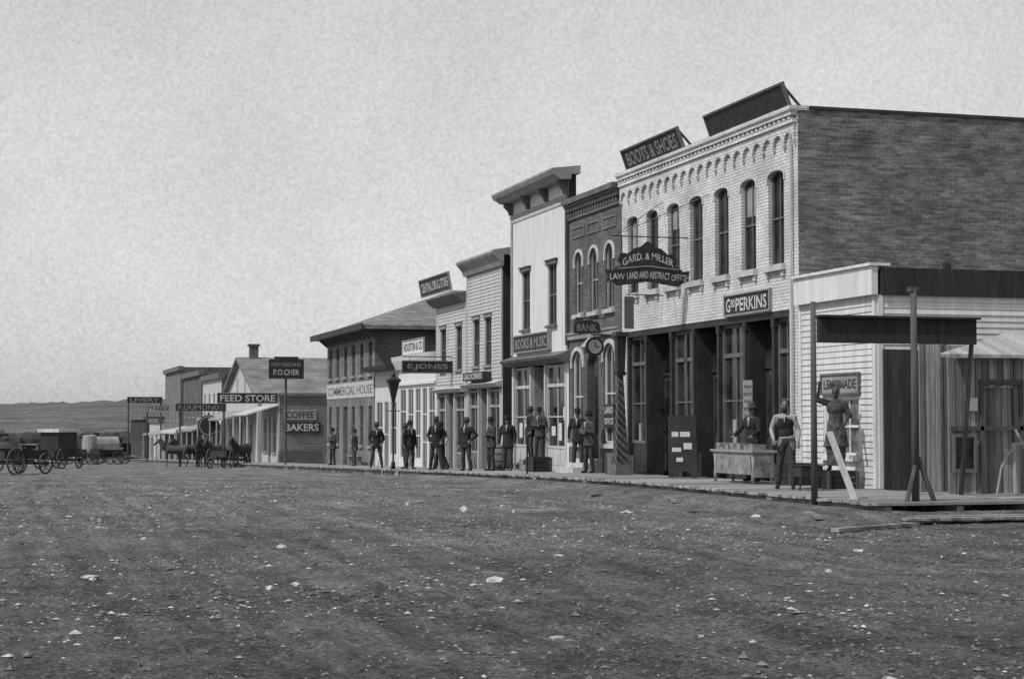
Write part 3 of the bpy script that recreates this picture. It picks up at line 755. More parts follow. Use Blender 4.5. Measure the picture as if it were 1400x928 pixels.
MB().plate(FP,[(.0,5.14),(.12,5.22),(.3,5.08),(1.13,5.2),(1.96,5.08),(2.14,5.22),(2.26,5.14),(2.2,5.32),(2.28,5.5),(2.1,5.46),(1.98,5.56),(1.84,5.6),(1.94,5.74),(1.86,5.92),(1.66,5.90),(1.5,6.04),(1.33,6.08),(1.13,6.24),(.93,6.08),(.76,6.04),(.6,5.90),(.4,5.92),(.32,5.74),(.42,5.6),(.28,5.56),(.16,5.46),(-.02,5.5),(.06,5.32)],[],0,.06).make('board','sign_dark',r)
text(FP,'GARD. & MILLER',1.13,5.66,1.38,.19,.067,'letter',r,arc=.19)
text(FP,'LAW',.3,5.30,.4,.16,.067,'letter',r,arc=.02)
text(FP,'LAND AND ABSTRACT',1.14,5.33,1.16,.18,.067,'letter',r,arc=.04)
text(FP,'OFFICE',1.97,5.30,.42,.16,.067,'letter',r,arc=.02)
MB().plate(FP,[(.3,5.50),(1.13,5.58),(1.96,5.50),(1.96,5.53),(1.13,5.61),(.3,5.53)],[],.061,.075).make('sign_moulding','trim_grey',r)
b=MB(); b.tube((14.9,41.83,6.35),(17,41.83,6.35),.015,.015,6).tube((15.2,41.83,6.35),(15.2,41.83,5.7),.012,.012,5).tube((16.5,41.83,6.35),(16.5,41.83,5.7),.012,.012,5).tube((15.0,41.83,6.35),(17,40.4,7.3),.01,.01,5).tube((15.0,41.83,6.35),(17,43.6,7.5),.01,.01,5); b.make('sign_bracket','iron',r)
FP=Fr((15.9,43.6,0),(1,0,0),(0,0,1))
r=thing('hanging_sign','small narrow pale-edged sign hanging below the sill','sign',(16,43.6,4.1))
MB().box(FP,.0,.26,4.1,4.95,0,.03).make('board','trim_mid',r)
MB().tube((15.95,43.58,5.0),(17,43.58,5.0),.015,.015,5).tube((16.03,43.58,5.0),(16.03,43.58,4.9),.01,.01,5).make('sign_bracket','iron',r)
FP=Fr((16.05,47.4,0),(1,0,0),(0,0,1))
r=thing('hanging_sign','round pocket-watch shaped sign on an iron bracket','sign',(16.35,47.4,3.6))
MB().plate(FP,[(.32+.27*math.cos(t*math.pi/12),3.78+.27*math.sin(t*math.pi/12)) for t in range(24)],[],0,.08).make('watch_case','iron',r)
MB().plate(FP,[(.32+.2*math.cos(t*math.pi/12),3.78+.2*math.sin(t*math.pi/12)) for t in range(24)],[],.081,.088).make('watch_dial','trim_grey',r)
MB().box(FP,.31,.33,3.78,3.93,.09,.096).box(FP,.33,.43,3.77,3.79,.09,.096).make('watch_hand','iron',r)
MB().tube((16.25,47.36,4.12),(17,47.36,4.12),.02,.02,6).tube((16.37,47.36,4.12),(16.37,47.36,4.03),.015,.015,6).make('sign_bracket','iron',r)
FP=Fr((16.05,48.3,0),(1,0,0),(0,0,1))
r=thing('hanging_sign','small arched dark sign lettered BANK over the doorway','sign',(16.45,48.3,4.2))
MB().plate(FP,[(0,4.2),(.8,4.2),(.8,4.45)]+[(.4+.4*math.cos(t*math.pi/8),4.45+.14*math.sin(t*math.pi/8)) for t in range(1,8)]+[(0,4.45)],[],0,.04).make('board','sign_dark',r)
text(FP,'BANK',.4,4.37,.62,.22,.047,'letter_dim',r)
MB().tube((16.1,48.27,4.65),(17,48.27,4.65),.018,.018,6).tube((16.45,48.27,4.65),(16.45,48.27,4.55),.012,.012,5).make('sign_bracket','iron',r)
board_sign('pale card lettered LAND OFFICE below the arched window',F,-48.3,-47.4,1.45,2.15,[('LAND',-47.85,1.98,.7,.2),('OFFICE',-47.85,1.66,.75,.18)],'sign_dark','letter',th=.03,fr=False)
board_sign('dark signboard lettered BOOKS & MUSIC on the false front',F,-57.2,-53.4,3.98,4.5,[('BOOKS & MUSIC',-55.3,4.24,3.5,.34)],'sign_dark','letter_dim',frame='trim_grey',th=.12)
board_sign('long pale sign lettered GROCERIES over shop front',F,-63.2,-60.4,3.14,3.44,[('GROCERIES',-61.8,3.29,2.5,.2)],'sign_dark','letter',th=.34,fr=False)
FD=Fr((16.5,0,6.62),(0,-1,0),(-.18,0,1))
r=board_sign('dark roof signboard lettered CENTRAL DRUG STORE leaning outward',FD,-68.9,-64.2,.05,.68,[('CENTRAL DRUG STORE',-66.55,.36,4.3,.36)],'sign_dark','letter',frame='trim_grey')
board_sign('pale roof signboard with dark lettering HOUSTON & CO',F,-74.6,-70.7,4.52,5.1,[('HOUSTON & CO',-72.65,4.82,3.5,.36)],'board_white','letter_dark',frame='trim_grey')
FP=Fr((15.0,66.0,0),(1,0,0),(0,0,1))
r=board_sign('long dark hanging sign lettered E.JONES across the walk',FP,0,1.95,3.55,3.95,[('E.JONES',.98,3.75,1.6,.26)],'sign_dark','letter_dim',frame='trim_mid')
MB().tube((15.0,66.03,4.15),(17,66.03,4.15),.02,.02,6).tube((15.3,66.03,4.15),(15.3,66.03,3.95),.012,.012,5).tube((16.6,66.03,4.15),(16.6,66.03,3.95),.012,.012,5).make('sign_bracket','iron',r)
board_sign('grey board lettered LEMONADE above serving window',F,-34.15,-32.5,2.25,2.62,[('LEMONADE',-33.33,2.43,1.45,.2)],'trim_grey','letter_dark',th=.06,frame='trim_mid')
FP=Fr((14.05,94.3,0),(1,0,0),(0,0,1))
r=thing('post_sign','dark two-line shop sign on a tall post at walk edge','sign',(15,94.3,bw(94.3)))
MB().plate(FP,[(0,3.95),(1.9,3.95),(1.9,5.0),(1.6,5.0),(1.6,5.14),(.3,5.14),(.3,5.0),(0,5.0)],[],0,.06).make('board','sign_dark',r)
text(FP,'NEW ENGLAND',.95,4.72,1.6,.22,.067,'letter_dim',r); text(FP,'P.O.CHER',.95,4.3,1.4,.3,.067,'letter',r)
MB().tube((15.0,94.42,bw(94.3)-.1),(15.0,94.42,5.0),.07,.06,8).make('post','woodpost',r)
FP=Fr((13.1,109,0),(1,0,0),(0,0,1))
r=board_sign('long pale-framed sign lettered FEED STORE spanning the walk',FP,0,3.7,2.8,3.38,[('FEED STORE',1.85,3.09,3.4,.42)],'sign_dark','letter',frame='trim_grey')
MB().tube((13.5,109.1,bw(109)-.4),(13.5,109.1,3.4),.07,.07,8).make('post','woodpost',r)
FP=Fr((13.2,138,0),(1,0,0),(0,0,1))
r=board_sign('dark sign lettered DUMOND on a porch front',FP,.2,3.7,2.5,3.0,[('F.DUMOND',1.95,2.75,3.2,.36)],'sign_dark','letter_dim',frame='trim_mid')
MB().tube((13.7,138.1,bw(138)-.2),(13.7,138.1,2.9),.07,.07,8).make('post','woodpost',r)
FP=Fr((13.85,128,0),(1,0,0),(0,0,1))
r=thing('shield_sign','dark round shield-shaped sign hung over the walk','sign',(14.75,128,0))
MB().plate(FP,[(.9+.78*math.cos(t*math.pi/10),1.35+.78*math.sin(t*math.pi/10)) for t in range(20)],[],0,.06).make('board','sign_dark',r)
MB().plate(FP,[(.9+.70*math.cos(t*math.pi/10),1.35+.70*math.sin(t*math.pi/10)) for t in range(20)],[[(.9+.62*math.cos(t*math.pi/10),1.35+.62*math.sin(t*math.pi/10)) for t in range(20)]],.061,.07).make('sign_border','trim_grey',r)
MB().tube((14.75,128.1,bw(128)-.1),(14.75,128.1,2.3),.06,.06,6).make('post','woodpost',r)
FP=Fr((12.6,185,0),(1,0,0),(0,0,1))
r=board_sign('dark sign lettered LIVERY raised above the far walk',FP,.4,3.9,3.6,4.15,[('LIVERY',2.15,3.88,3.0,.38)],'sign_dark','letter_dim',frame='trim_mid')
MB().tube((13.1,185.1,g(185)-.2),(13.1,185.1,4.1),.08,.08,8).tube((16.4,185.1,g(185)-.2),(16.4,185.1,4.1),.08,.08,8).each('post','woodpost',r)
FP=Fr((13.6,170,0),(1,0,0),(0,0,1))
r=board_sign('pale sign lettered STABLE over the far walk',FP,0,2.4,2.6,3.1,[('STABLE',1.2,2.85,2.1,.35)],'sign_mid','letter_dark',frame='trim_grey')
MB().tube((13.8,170.1,g(170)-.2),(13.8,170.1,3.1),.08,.08,8).make('post','woodpost',r)

# ================================================================== STREET FURNITURE
r=thing('barber_pole','tapering square barber pole with spiral stripes on a plinth','barber pole',(16.0,44.2,bw(44.2)))
z=bw(44.2)
def taper(mb,x,y,z0,z1,a,b_): mb.rings([[Vector((x+s*a,y+t*a,z0)) for s,t in ((-1,-1),(1,-1),(1,1),(-1,1))],[Vector((x+s*b_,y+t*b_,z1)) for s,t in ((-1,-1),(1,-1),(1,1),(-1,1))]]); return mb
taper(taper(MB(),16,44.2,z,z+.12,.23,.23),16,44.2,z+.12,z+.3,.20,.18).make('plinth','trim_mid',r)
taper(MB(),16,44.2,z+.3,z+2.65,.17,.065).make('pole','stripe',r)
taper(taper(taper(MB(),16,44.2,z+2.65,z+2.75,.11,.13),16,44.2,z+2.75,z+3.7,.10,.13),16,44.2,z+3.7,z+3.82,.19,.17).make('pole_cap','dark',r)
r=thing('street_lamp','dark iron street lamp with flared glass lantern','street lamp',(14.15,63.8,bw(63.8)))
z=bw(63.8); c=(14.15,63.8,z)
MB().lathe(c,[(.08,0),(.08,.25),(.04,.3),(.035,2.3),(.06,2.4),(.03,2.5)],10).make('post','iron',r,True)
MB().rings([[Vector((c[0]+rr*math.cos(a*math.pi/2+.785),c[1]+rr*math.sin(a*math.pi/2+.785),z+h)) for a in range(4)] for rr,h in ((.07,2.5),(.26,3.2),(.33,3.25),(.34,3.32),(.12,3.42))]).make('lantern','dark',r)
MB().lathe((c[0],c[1],z+3.42),[(.08,0),(.09,.08),(.03,.18)],8).make('finial','iron',r)
MB().tube((c[0]-.25,c[1],z+2.15),(c[0]+.25,c[1],z+2.15),.015,.015,6).make('ladder_bar','iron',r)
r=thing('overhead_board','dark plank panel spanning the walk on tall posts','panel',(14,28.3,.1))
MB().box(ID,14.0,17.15,28.3,28.42,3.05,3.5).box(ID,13.97,17.2,28.22,28.55,3.5,3.54).make('panel','tar',r)
MB().tube((13.95,28.45,-.1),(13.95,28.45,3.78),.065,.05,8).make('post','woodpost',r,True)
MB().tube((17.2,29.0,0.2),(17.2,28.5,3.5),.045,.045,8).make('post','woodpost',r,True)
r=thing('post','tall weathered wooden post with foot braces on the walk','post',(15,26.75,.3))
MB().tube((15,26.75,.25),(15,26.75,3.92),.07,.055,8).make('shaft','woodpost',r,True)
MB().box(ID,14.93,15.07,26.70,26.84,3.86,3.94).make('cap','woodpost',r)
MB().tube((15.35,26.75,.3),(15.05,26.75,1.05),.045,.04,6).tube((14.75,26.6,.3),(14.97,26.7,.9),.04,.035,6).each('brace','woodpost',r)
r=thing('plank','pale raw board leaning against a post','board',(14.15,27.75,.1))
FL=Fr((14.25,27.55,.17),(1,0,0),(-.30,.42,1.28))
MB().box(FL,0,.12,0,1.4,0,.03).make('board','woodlight',r)
for i,(x,y,a,l,w) in enumerate([(12.9,24.2,.5,2.2,.14),(12.3,30,.4,1.6,.1),(9.4,30.5,.2,.9,.07),(13.2,27.0,1.25,1.6,.12),(8.0,34,.9,.8,.06),(13.2,33.5,1.3,2.0,.1),(12.8,37,1.0,1.2,.08)]):
    r=thing('plank','weathered loose plank lying in the dirt','board',(x,y,gh(x,y)+.02),'loose planks in the street')
    FL=Fr((x,y,gh(x,y)+.03),(math.cos(a),math.sin(a),0),(-math.sin(a),math.cos(a),0)); MB().box(FL,-l/2,l/2,-w/2,w/2,-.03,.025).make('board','woodlight' if i in(2,4) else 'wood',r)
# fence & shed
r=thing('board_fence','tall fence of rough vertical weathered boards','fence',(17.3,30.9,.2))
b=MB(); x=17.45
while x<19.6:
    w=random.uniform(.12,.17); b.box(ID,x,x+w-.016,30.9+random.uniform(0,.02),30.95,.05,3.2+random.uniform(-.08,.12)); x+=w
b.make('boards','fence',r); MB().box(ID,17.4,19.6,30.96,31.05,.9,1.02).box(ID,17.4,19.6,30.96,31.05,2.4,2.52).each('rail','woodpost',r)
r=thing('shed','low rough-board shed with pale sloping roof','shed',(21,30,.2))
b=MB(); x=17.42
while x<26:
    w=random.uniform(.12,.19)
    lo=.05
    if 18.15<x<18.8: lo=2.3
    b.box(ID,x,x+w-.022,29.75+random.uniform(0,.03),29.81,lo+(random.uniform(0,.05)),2.86); x+=w
b.make('wall','fence',r)
b=MB(); x=18.2
while x<18.9: b.box(ID,x,x+.13,29.88,29.91,.12,2.3); x+=.145
b.make('door','wood',r)
MB().box(ID,18.06,18.14,29.70,29.76,.1,2.36).box(ID,18.92,19.0,29.70,29.76,.1,2.36).box(ID,18.06,19.0,29.69,29.75,2.361,2.45).make('door_frame','woodpost',r)
b=MB(); b.add([(17.0,29.4,2.86),(26.4,29.4,2.86),(26.4,31.2,3.42),(19.7,31.2,3.42),(17.0,29.4,2.92),(26.4,29.4,2.92),(26.4,31.2,3.48),(19.7,31.2,3.48)],[(3,2,1,0),(4,5,6,7),(0,1,5,4),(1,2,6,5),(2,3,7,6),(3,0,4,7)])
b.make('roof','shedroof',r)
MB().box(ID,17.75,18.0,29.70,29.73,1.85,2.1).make('paper_notice','paper',r)
w_=MB().box(ID,17.5,17.9,29.69,29.72,.75,1.35).make('window','glass',r)
MB().box(ID,17.45,17.95,29.66,29.70,1.35,1.42).box(ID,17.45,17.95,29.66,29.70,.68,.75).box(ID,17.45,17.5,29.66,29.70,.75,1.35).box(ID,17.9,17.95,29.66,29.70,.75,1.35).box(ID,17.69,17.71,29.67,29.70,.75,1.35).make('window_frame','trim_mid',w_)
MB().box(ID,17.42,26,29.70,29.745,1.48,1.56).make('rail','woodpost',r)
r=thing('pump_frame','rough curved-handled pump frame leaning by the shed','frame',(19,28.9,.3))
b=MB(); b.tube((18.3,28.9,.3),(18.3,28.95,1.25),.05,.04,8)
pp=[(18.3,28.93,1.2),(18.6,28.93,1.28),(18.9,28.95,1.15),(19.2,29.0,.85),(19.4,29.0,.5)]
for a,c in zip(pp,pp[1:]): b.tube(a,c,.022,.022,6,True)
pp=[(17.9,28.9,.3),(18.0,28.9,.8),(18.15,28.9,1.05),(18.3,28.93,1.12)]
for a,c in zip(pp,pp[1:]): b.tube(a,c,.02,.02,6,True)
b.tube((18.9,28.8,.3),(18.5,29.2,1.5),.025,.025,6)
b.make('poles','trim_grey',r)

r=thing('notice_board','dark free-standing board pinned with white papers','notice board',(16.0,39.9,.3))
FB=Fr((15.6,39.7,.3),(.93,-.37,0),(0,.05,1))
MB().plate(FB,[(0,0),(.12,0),(.2,.14),(.5,.14),(.58,0),(.7,0),(.68,1.5),(.02,1.5)],[],0,.04).make('board','dark',r)
b=MB()
for (u,v,w,h) in [(.1,.98,.16,.12),(.3,.98,.24,.12),(.1,.62,.22,.1),(.38,.68,.2,.15),(.2,.38,.16,.1)]: b.box(FB,u,u+w,v,v+h,.041,.046)
b.each('paper_notice','paper',r)
MB().tube(FB(.1,1.4,-.02),FB(.1,0,-.5),.02,.02,6).tube(FB(.6,1.4,-.02),FB(.6,0,-.5),.02,.02,6).each('prop_leg','woodpost',r)
r=thing('banner','narrow pale printed banner hanging in the shop front','banner',(16.7,37.4,1.6))
FB=Fr((16.55,37.4,0),(.8,-.6,0),(0,0,1)); MB().box(FB,0,.22,1.6,2.6,0,.01).make('cloth','trim_grey',r)
for i in range(5): text(FB,['TRUNKS','BOOTS'][i%2],.11,2.45-i*.17,.18,.07,.014,'letter_dark',r)
r=thing('display_table','shop display case table with cloth goods on top','table',(15.9,35.8,.3))
MB().box(ID,15.55,16.15,34.7,37.0,.98,1.03).box(ID,15.6,16.1,34.75,36.95,.9,.979).make('table_top','trim_grey',r)
for (x,y) in ((15.62,34.8),(16.05,34.8),(15.62,36.85),(16.05,36.85)):
    MB().lathe((x,y,.3),[(.03,0),(.045,.2),(.03,.35),(.04,.6)],8).make('leg','trim_grey',r,True)
MB().box(ID,15.63,16.07,34.72,34.748,.45,.92).make('end_panel','apron',r)
MB().box(ID,15.60,15.625,34.9,36.8,.5,.9).make('side_panel','apron',r)
b=MB()
for i in range(9):
    y=34.85+i*.24; b.box(ID,15.62+random.uniform(0,.1),15.95,y,y+.18,1.031,1.031+random.uniform(.04,.16))
b.each('folded_cloth','apron',r)
def crate(x,y,w,d,h,label,mt='wooddark',z=None):
    z=bw(y) if z is None else z
    r=thing('crate',label,'crate',(x,y,z)); b=MB(); n=3
    for i in range(n):
        a=z+h*i/n+.006;c=z+h*(i+1)/n-.006
        b.box(ID,x-w/2,x+w/2,y-d/2,y-d/2+.02,a,c).box(ID,x-w/2,x+w/2,y+d/2-.02,y+d/2,a,c).box(ID,x-w/2,x-w/2+.02,y-d/2+.021,y+d/2-.021,a,c).box(ID,x+w/2-.02,x+w/2,y-d/2+.021,y+d/2-.021,a,c)
    b.make('slats',mt,r)
    b=MB()
    for sx in (-1,1):
        for sy in (-1,1): b.box(ID,x+sx*(w/2+.004)-.03,x+sx*(w/2+.004)+.03,y+sy*(d/2+.004)-.03,y+sy*(d/2+.004)+.03,z,z+h)
    b.each('corner_post','woodpost',r); MB().box(ID,x-w/2,x+w/2,y-d/2,y+d/2,z+h,z+h+.02).make('lid',mt,r)
r=thing('stool','low dark stand on thin legs on the boardwalk','stool',(15.35,31.6,.3))
MB().box(ID,15.12,15.58,31.4,31.8,.56,.78).box(ID,15.09,15.61,31.37,31.83,.78,.80).make('seat','dark',r)
b=MB()
for x in (15.13,15.57):
    for y in (31.43,31.77): b.tube((x+(x-15.35)*.15,y,.3),(x,y,.57),.018,.022,6)
b.each('leg','dark',r)
crate(16.4,34.3,.6,.7,.45,'dark wooden goods box beside the display table')
crate(16.2,52.2,.6,.6,.45,'wooden box beside the shop steps','wooddark')
crate(16.6,41.0,.5,.5,.6,'dark box under the shop window')
crate(16.5,45.6,.6,.5,.5,'small goods box under the window','wood')
r=thing('barrel','wooden barrel standing by the shop front','barrel',(16.4,57.2,bw(57.2)))
MB().lathe((16.4,57.2,bw(57.2)),[(.22,0),(.27,.25),(.28,.42),(.27,.6),(.22,.84)],16).make('staves','wood',r,True)
b=MB()
for h,rr in ((.1,.25),(.3,.282),(.55,.282),(.75,.25)): b.lathe((16.4,57.2,bw(57.2)+h),[(rr,0),(rr,.03)],16)
b.each('hoop','iron',r)
r=thing('bench','plain plank bench along the hotel front','bench',(16.6,83,bw(83)))
MB().box(ID,16.4,16.75,82,84.4,bw(83)+.42,bw(83)+.47).make('seat','wood',r)
for y in (82.2,84.2): MB().box(ID,16.45,16.7,y-.03,y+.03,bw(83)-.03,bw(83)+.42).make('leg','wood',r)
r=thing('hitching_post','thin iron hitching post at the walk edge','post',(14.4,47.5,bw(47.5)))
MB().lathe((14.4,47.5,bw(47.5)-.02),[(.035,0),(.025,.1),(.022,1.0),(.05,1.03),(.04,1.1),(.01,1.13)],8).make('shaft','iron',r,True)

# ================================================================== PEOPLE
def remesh(mb,voxel,smooth=3):
    me=mb.mesh('tmp'); ob=bpy.data.objects.new('tmp',me); COL.objects.link(ob)
    m=ob.modifiers.new('r','REMESH'); m.mode='VOXEL'; m.voxel_size=voxel
    s=ob.modifiers.new('s','SMOOTH'); s.iterations=smooth; s.factor=.5
    bpy.context.view_layer.update(); dg=bpy.context.evaluated_depsgraph_get()
    out=bpy.data.meshes.new_from_object(ob.evaluated_get(dg)); 
    r=MB(); r.v=[tuple(v.co) for v in out.vertices]; r.f=[tuple(p.vertices) for p in out.polygons]; r.m=[0]*len(r.f)
    bpy.data.objects.remove(ob); bpy.data.meshes.remove(me); bpy.data.meshes.remove(out)
    return r
def crumple(mb,amp,fr=9):
    q=[]
    for v in mb.v:
        p=Vector(v); n=noise.noise(Vector((p.x*fr,p.y*fr,p.z*fr*.7)))+.5*noise.noise(Vector((p.x*fr*2.2,p.y*fr*2.2,p.z*fr*2)))
        c=Vector((0,0,p.z)); d=(p-c); d=d.normalized() if d.length>1e-4 else Vector((0,0,0))
        q.append(tuple(p+d*n*amp))
    mb.v=q; return mb
def V3(*a): return Vector(a)
POSES={
 'down':dict(L=(V3(.25,.03,1.13),V3(.25,-.05,.88)),R=(V3(-.25,.02,1.13),V3(-.26,-.03,.88))),
 'hip':dict(L=(V3(.36,.08,1.18),V3(.22,-.09,1.02)),R=(V3(-.25,.02,1.13),V3(-.26,-.07,.87))),
 'pocket':dict(L=(V3(.28,.07,1.15),V3(.2,-.07,.95)),R=(V3(-.28,.07,1.15),V3(-.2,-.08,.95))),
 'near':dict(L=(V3(.255,.04,1.14),V3(.26,-.06,.90)),R=(V3(-.27,.06,1.15),V3(-.215,-.10,.95))),
 'cross':dict(L=(V3(.25,-.05,1.15),V3(-.02,-.20,1.2)),R=(V3(-.25,-.05,1.15),V3(.02,-.22,1.14))),
 'lean':dict(L=(V3(.27,-.12,1.16),V3(.25,-.36,1.04)),R=(V3(-.27,-.12,1.16),V3(-.25,-.36,1.04))),
 'raise':dict(L=(V3(.27,.02,1.13),V3(.22,-.2,.98)),R=(V3(-.36,-.1,1.46),V3(-.30,-.24,1.72))),
}
def person(label,pose='down',dress='coat',hat='bowler',voxel=.016,legs=(.10,.13,0.0),beard=False,coatm='coat',trm='trouser',name='person',cat='person',mats=None,sway=0):
    P=POSES[pose]; r=thing(name,label,cat,(0,0,0)); b=MB(); c=MB()
    b.ell((sway,.0,.96),(.155,.12,.15)).ell((sway*.6,.005,1.12),(.138,.108,.18)).ell((0,.0,1.28),(.168,.12,.19)); b.tube((-.13,0,1.40),(.13,0,1.41),.058,.058,12,True)
    b.tube((0,.01,1.40),(0,-.012,1.54),.056,.050,12,True)
    b.ell((0,-.012,1.622),(.072,.092,.103)).ell((0,-.045,1.56),(.052,.055,.055)); b.tube((0,-.098,1.63),(0,-.122,1.598),.011,.014,8,True)
    b.ell((.075,.0,1.61),(.012,.02,.03),8,6).ell((-.075,.0,1.61),(.012,.02,.03),8,6)
    hands=[]; sp=legs[0]
    for s in (1,-1):
        st=legs[2]*s
        hip=V3(.085*s+sway,0,.93); kn=V3((sp)*s+sway*.5,-.02-st*.5,.50); an=V3((legs[1])*s,.03-st,.10)
        b.tube(hip,kn,.092,.062,12,True).tube(kn,an,.062,.043,12,True)
        b.tube(an+V3(0,.02,-.055),an+V3(.02*s,-.15,-.065),.042,.034,10,True)
        if dress in('coat','vest'):
            b.tube(hip,kn,.098,.073,12,True).tube(kn,an+V3(0,0,.03),.070,.062,12,True)
        sh=V3(.18*s,0,1.395); el,wr=P['L'] if s>0 else P['R']
        b.tube(sh,el,.052,.040,10,True).tube(el,wr,.040,.028,10,True)
        d=(wr-el).normalized(); pc=wr+d*.05
        b.tube(wr,pc+d*.015,.027,.034,8,True); hands.append((pc,d,s,el,wr))
        if dress=='vest' or dress=='coat':
            b.tube(sh,el,.056,.047,10,True).tube(el,wr-d*.03,.046,.037,10,True)
    R=remesh(b,voxel,3)
    mi=[]
    for f in R.f:
        cc=Vector((0,0,0))
        for i in f: cc+=Vector(R.v[i])
        cc/=len(f)
        k=1
        if cc.z>1.475 : k=0
        elif cc.z<.095: k=3
        elif any((cc-h[4]).dot(h[1])>-.005 and (cc-h[4]).length<.16 for h in hands): k=0
        elif cc.z<.99 and not any((cc-(h[3]+h[4])/2).length<.19 and abs(cc.x)>.17 for h in hands): k=2
        elif cc.z<.99 and abs(cc.x)<.19: k=2
        if k==0 and 1.615<cc.z<1.65 and cc.y<-.075 and any(abs(cc.x-ex)<.018 for ex in (-.032,.032)): k=4
        if k==0 and 1.556<cc.z<1.567 and cc.y<-.085 and abs(cc.x)<.024: k=4
        mi.append(k)
    R.m=mi
    head=[v for v in R.v]
    R2=MB(); R2.v=[tuple(v) for v in R.v]; crumple(R2,.012,10)
    R.v=[R2.v[i] if (.12<head[i][2]<1.42) else head[i] for i in range(len(head))]
    for pc,d,s,el,wr in hands:
        side=d.cross(V3(0,-1,0)); side=side.normalized() if side.length>.1 else V3(1,0,0)
        nrm=side.cross(d).normalized()
        for i,(o,l) in enumerate(((-.027,.058),(-.009,.07),(.009,.066),(.027,.05))):
            a=pc+side*o+d*.02; m_=a+d*l*.6+nrm*.004; e=m_+d*l*.45+nrm*(.02 if s>0 else .018)
            R.tube(a,m_,.0095,.0085,6,True).tube(m_,e,.0085,.007,6,True)
        a=pc-side*.025-d*.02; m_=a-side*.028+d*.028; R.tube(a,m_,.012,.010,6,True).tube(m_,m_+d*.03,.010,.008,6,True)
    mm=mats or ['skin','shirt',trm,'shoe','hair']
    R.make('body',mm,r,True)
    if dress=='coat':
        c.ell((0,.0,1.28),(.188,.142,.2)).ell((sway*.6,.005,1.12),(.165,.132,.2)); c.tube((-.14,0,1.40),(.14,0,1.41),.066,.066,12,True)
        c.lathe((sway,.005,0),[(.158,1.12),(.18,.95),(.205,.78),(.20,.76)],18,1,.76)
        for pc,d,s,el,wr in hands: c.tube((.18*s,0,1.395),el,.068,.056,10,True).tube(el,wr-d*.01,.055,.043,10,True)
        c=remesh(c,voxel,3); crumple(c,.012).make('coat',coatm,r,True)
        MB().add([(-.03,-.150,1.45),(.03,-.150,1.45),(.008,-.160,1.26),(-.008,-.160,1.26),(-.03,-.12,1.46),(.03,-.12,1.46),(.008,-.13,1.26),(-.008,-.13,1.26)],[(0,1,2,3),(4,7,6,5),(0,4,5,1),(2,6,7,3),(0,3,7,4),(1,5,6,2)]).make('shirt_front','shirt',r)
    elif dress=='vest':
        c.ell((0,.0,1.27),(.178,.136,.17)).ell((sway*.6,.005,1.10),(.156,.126,.19)).tube((-.09,0,1.385),(.09,0,1.385),.064,.064,12,True)
        c=remesh(c,voxel,3); crumple(c,.008).make('waistcoat',coatm,r,True)
        MB().add([(-.028,-.138,1.44),(.028,-.138,1.44),(.006,-.150,1.30),(-.006,-.150,1.30),(-.028,-.11,1.45),(.028,-.11,1.45),(.006,-.12,1.30),(-.006,-.12,1.30)],[(0,1,2,3),(4,7,6,5),(0,4,5,1),(2,6,7,3),(0,3,7,4),(1,5,6,2)]).make('shirt_front','shirt',r)
    elif dress=='robe':
        c.ell((0,.0,1.28),(.19,.145,.2)); c.lathe((0,.005,0),[(.14,1.25),(.15,1.08),(.19,.9),(.25,.55),(.27,.5),(.2,.47),(.19,.2),(.2,.1)],18,1,.85)
        for pc,d,s,el,wr in hands: c.tube((.18*s,0,1.39),el,.07,.06,10,True)
        c=remesh(c,voxel,2); crumple(c,.02,8).make('robe',mm[1],r,True)
    h=MB()
    h.ell((0,.012,1.645),(.081,.094,.098)); 
    hm=MB()
    for v in h.v: hm.v.append((v[0],max(v[1],-.062) if v[2]<1.68 else v[1],max(v[2],1.585)))
    hm.f=h.f; hm.m=h.m; hm.make('hair',mm[4],r,True)
    if beard: MB().ell((0,-.066,1.535),(.058,.06,.062)).make('beard','hair',r,True)
    if hat=='bowler': MB().lathe((0,-.005,1.665),[(.135,0),(.138,.012),(.092,.018),(.09,.07),(.075,.105),(.03,.12)],18,1,1.12).make('hat','coat',r,True)
    elif hat=='wide': MB().lathe((0,-.005,1.665),[(.175,.005),(.178,.015),(.092,.022),(.085,.10),(.07,.125),(.02,.115)],18,1,1.1).make('hat','coat_grey',r,True)
    elif hat=='feather':
        for i in range(9):
            a=math.radians(-70+i*17.5); MB().tube((.07*math.sin(a),.02,1.68+.03*math.cos(a)),(.17*math.sin(a),.05,1.70+.15*math.cos(a)),.014,.02,6,True).make('feather','statue',r,True)
    return r
def place(r,x,y,z,rot,s=1.0): r.location=(x,y,z); r.rotation_euler=(0,0,math.radians(rot)); r.scale=(s,s,s)
p1=person('bearded man in white shirt sleeves and dark waistcoat on boardwalk','near','vest',None,.012,beard=True,coatm='coat',legs=(.12,.15,.06),sway=.03); place(p1,15.2,32.3,bw(32),-30,1.03)
p2=person('man in dark coat and pale hat behind the display table','lean','coat','wide',.014); place(p2,16.55,36.9,bw(37),-60)
A=person('man in long dark coat and bowler hat standing on boardwalk','down','coat','bowler',.016,legs=(.11,.13,.04),sway=.02); place(A,16.0,55.0,bw(55),-30,1.02)
B=person('man in dark coat with hand on hip and wide hat','hip','coat','wide',.016,legs=(.13,.18,.05),sway=-.03); place(B,15.0,56.4,bw(56.4),-50)
C=person('man in waistcoat and white shirt sleeves, hands in pockets','pocket','vest','wide',.016,legs=(.12,.16,.03)); place(C,15.6,62.4,bw(62.4),-20,.98)
D=person('man in grey coat with folded arms and bowler hat','cross','coat','bowler',.016,coatm='coat_grey',sway=.03); place(D,15.6,55.6,bw(55.6),-70)
E=person('man in dark coat with feet apart and wide hat','pocket','coat','wide',.016,legs=(.15,.21,.08)); place(E,14.7,59.4,bw(59.4),-25,1.05)
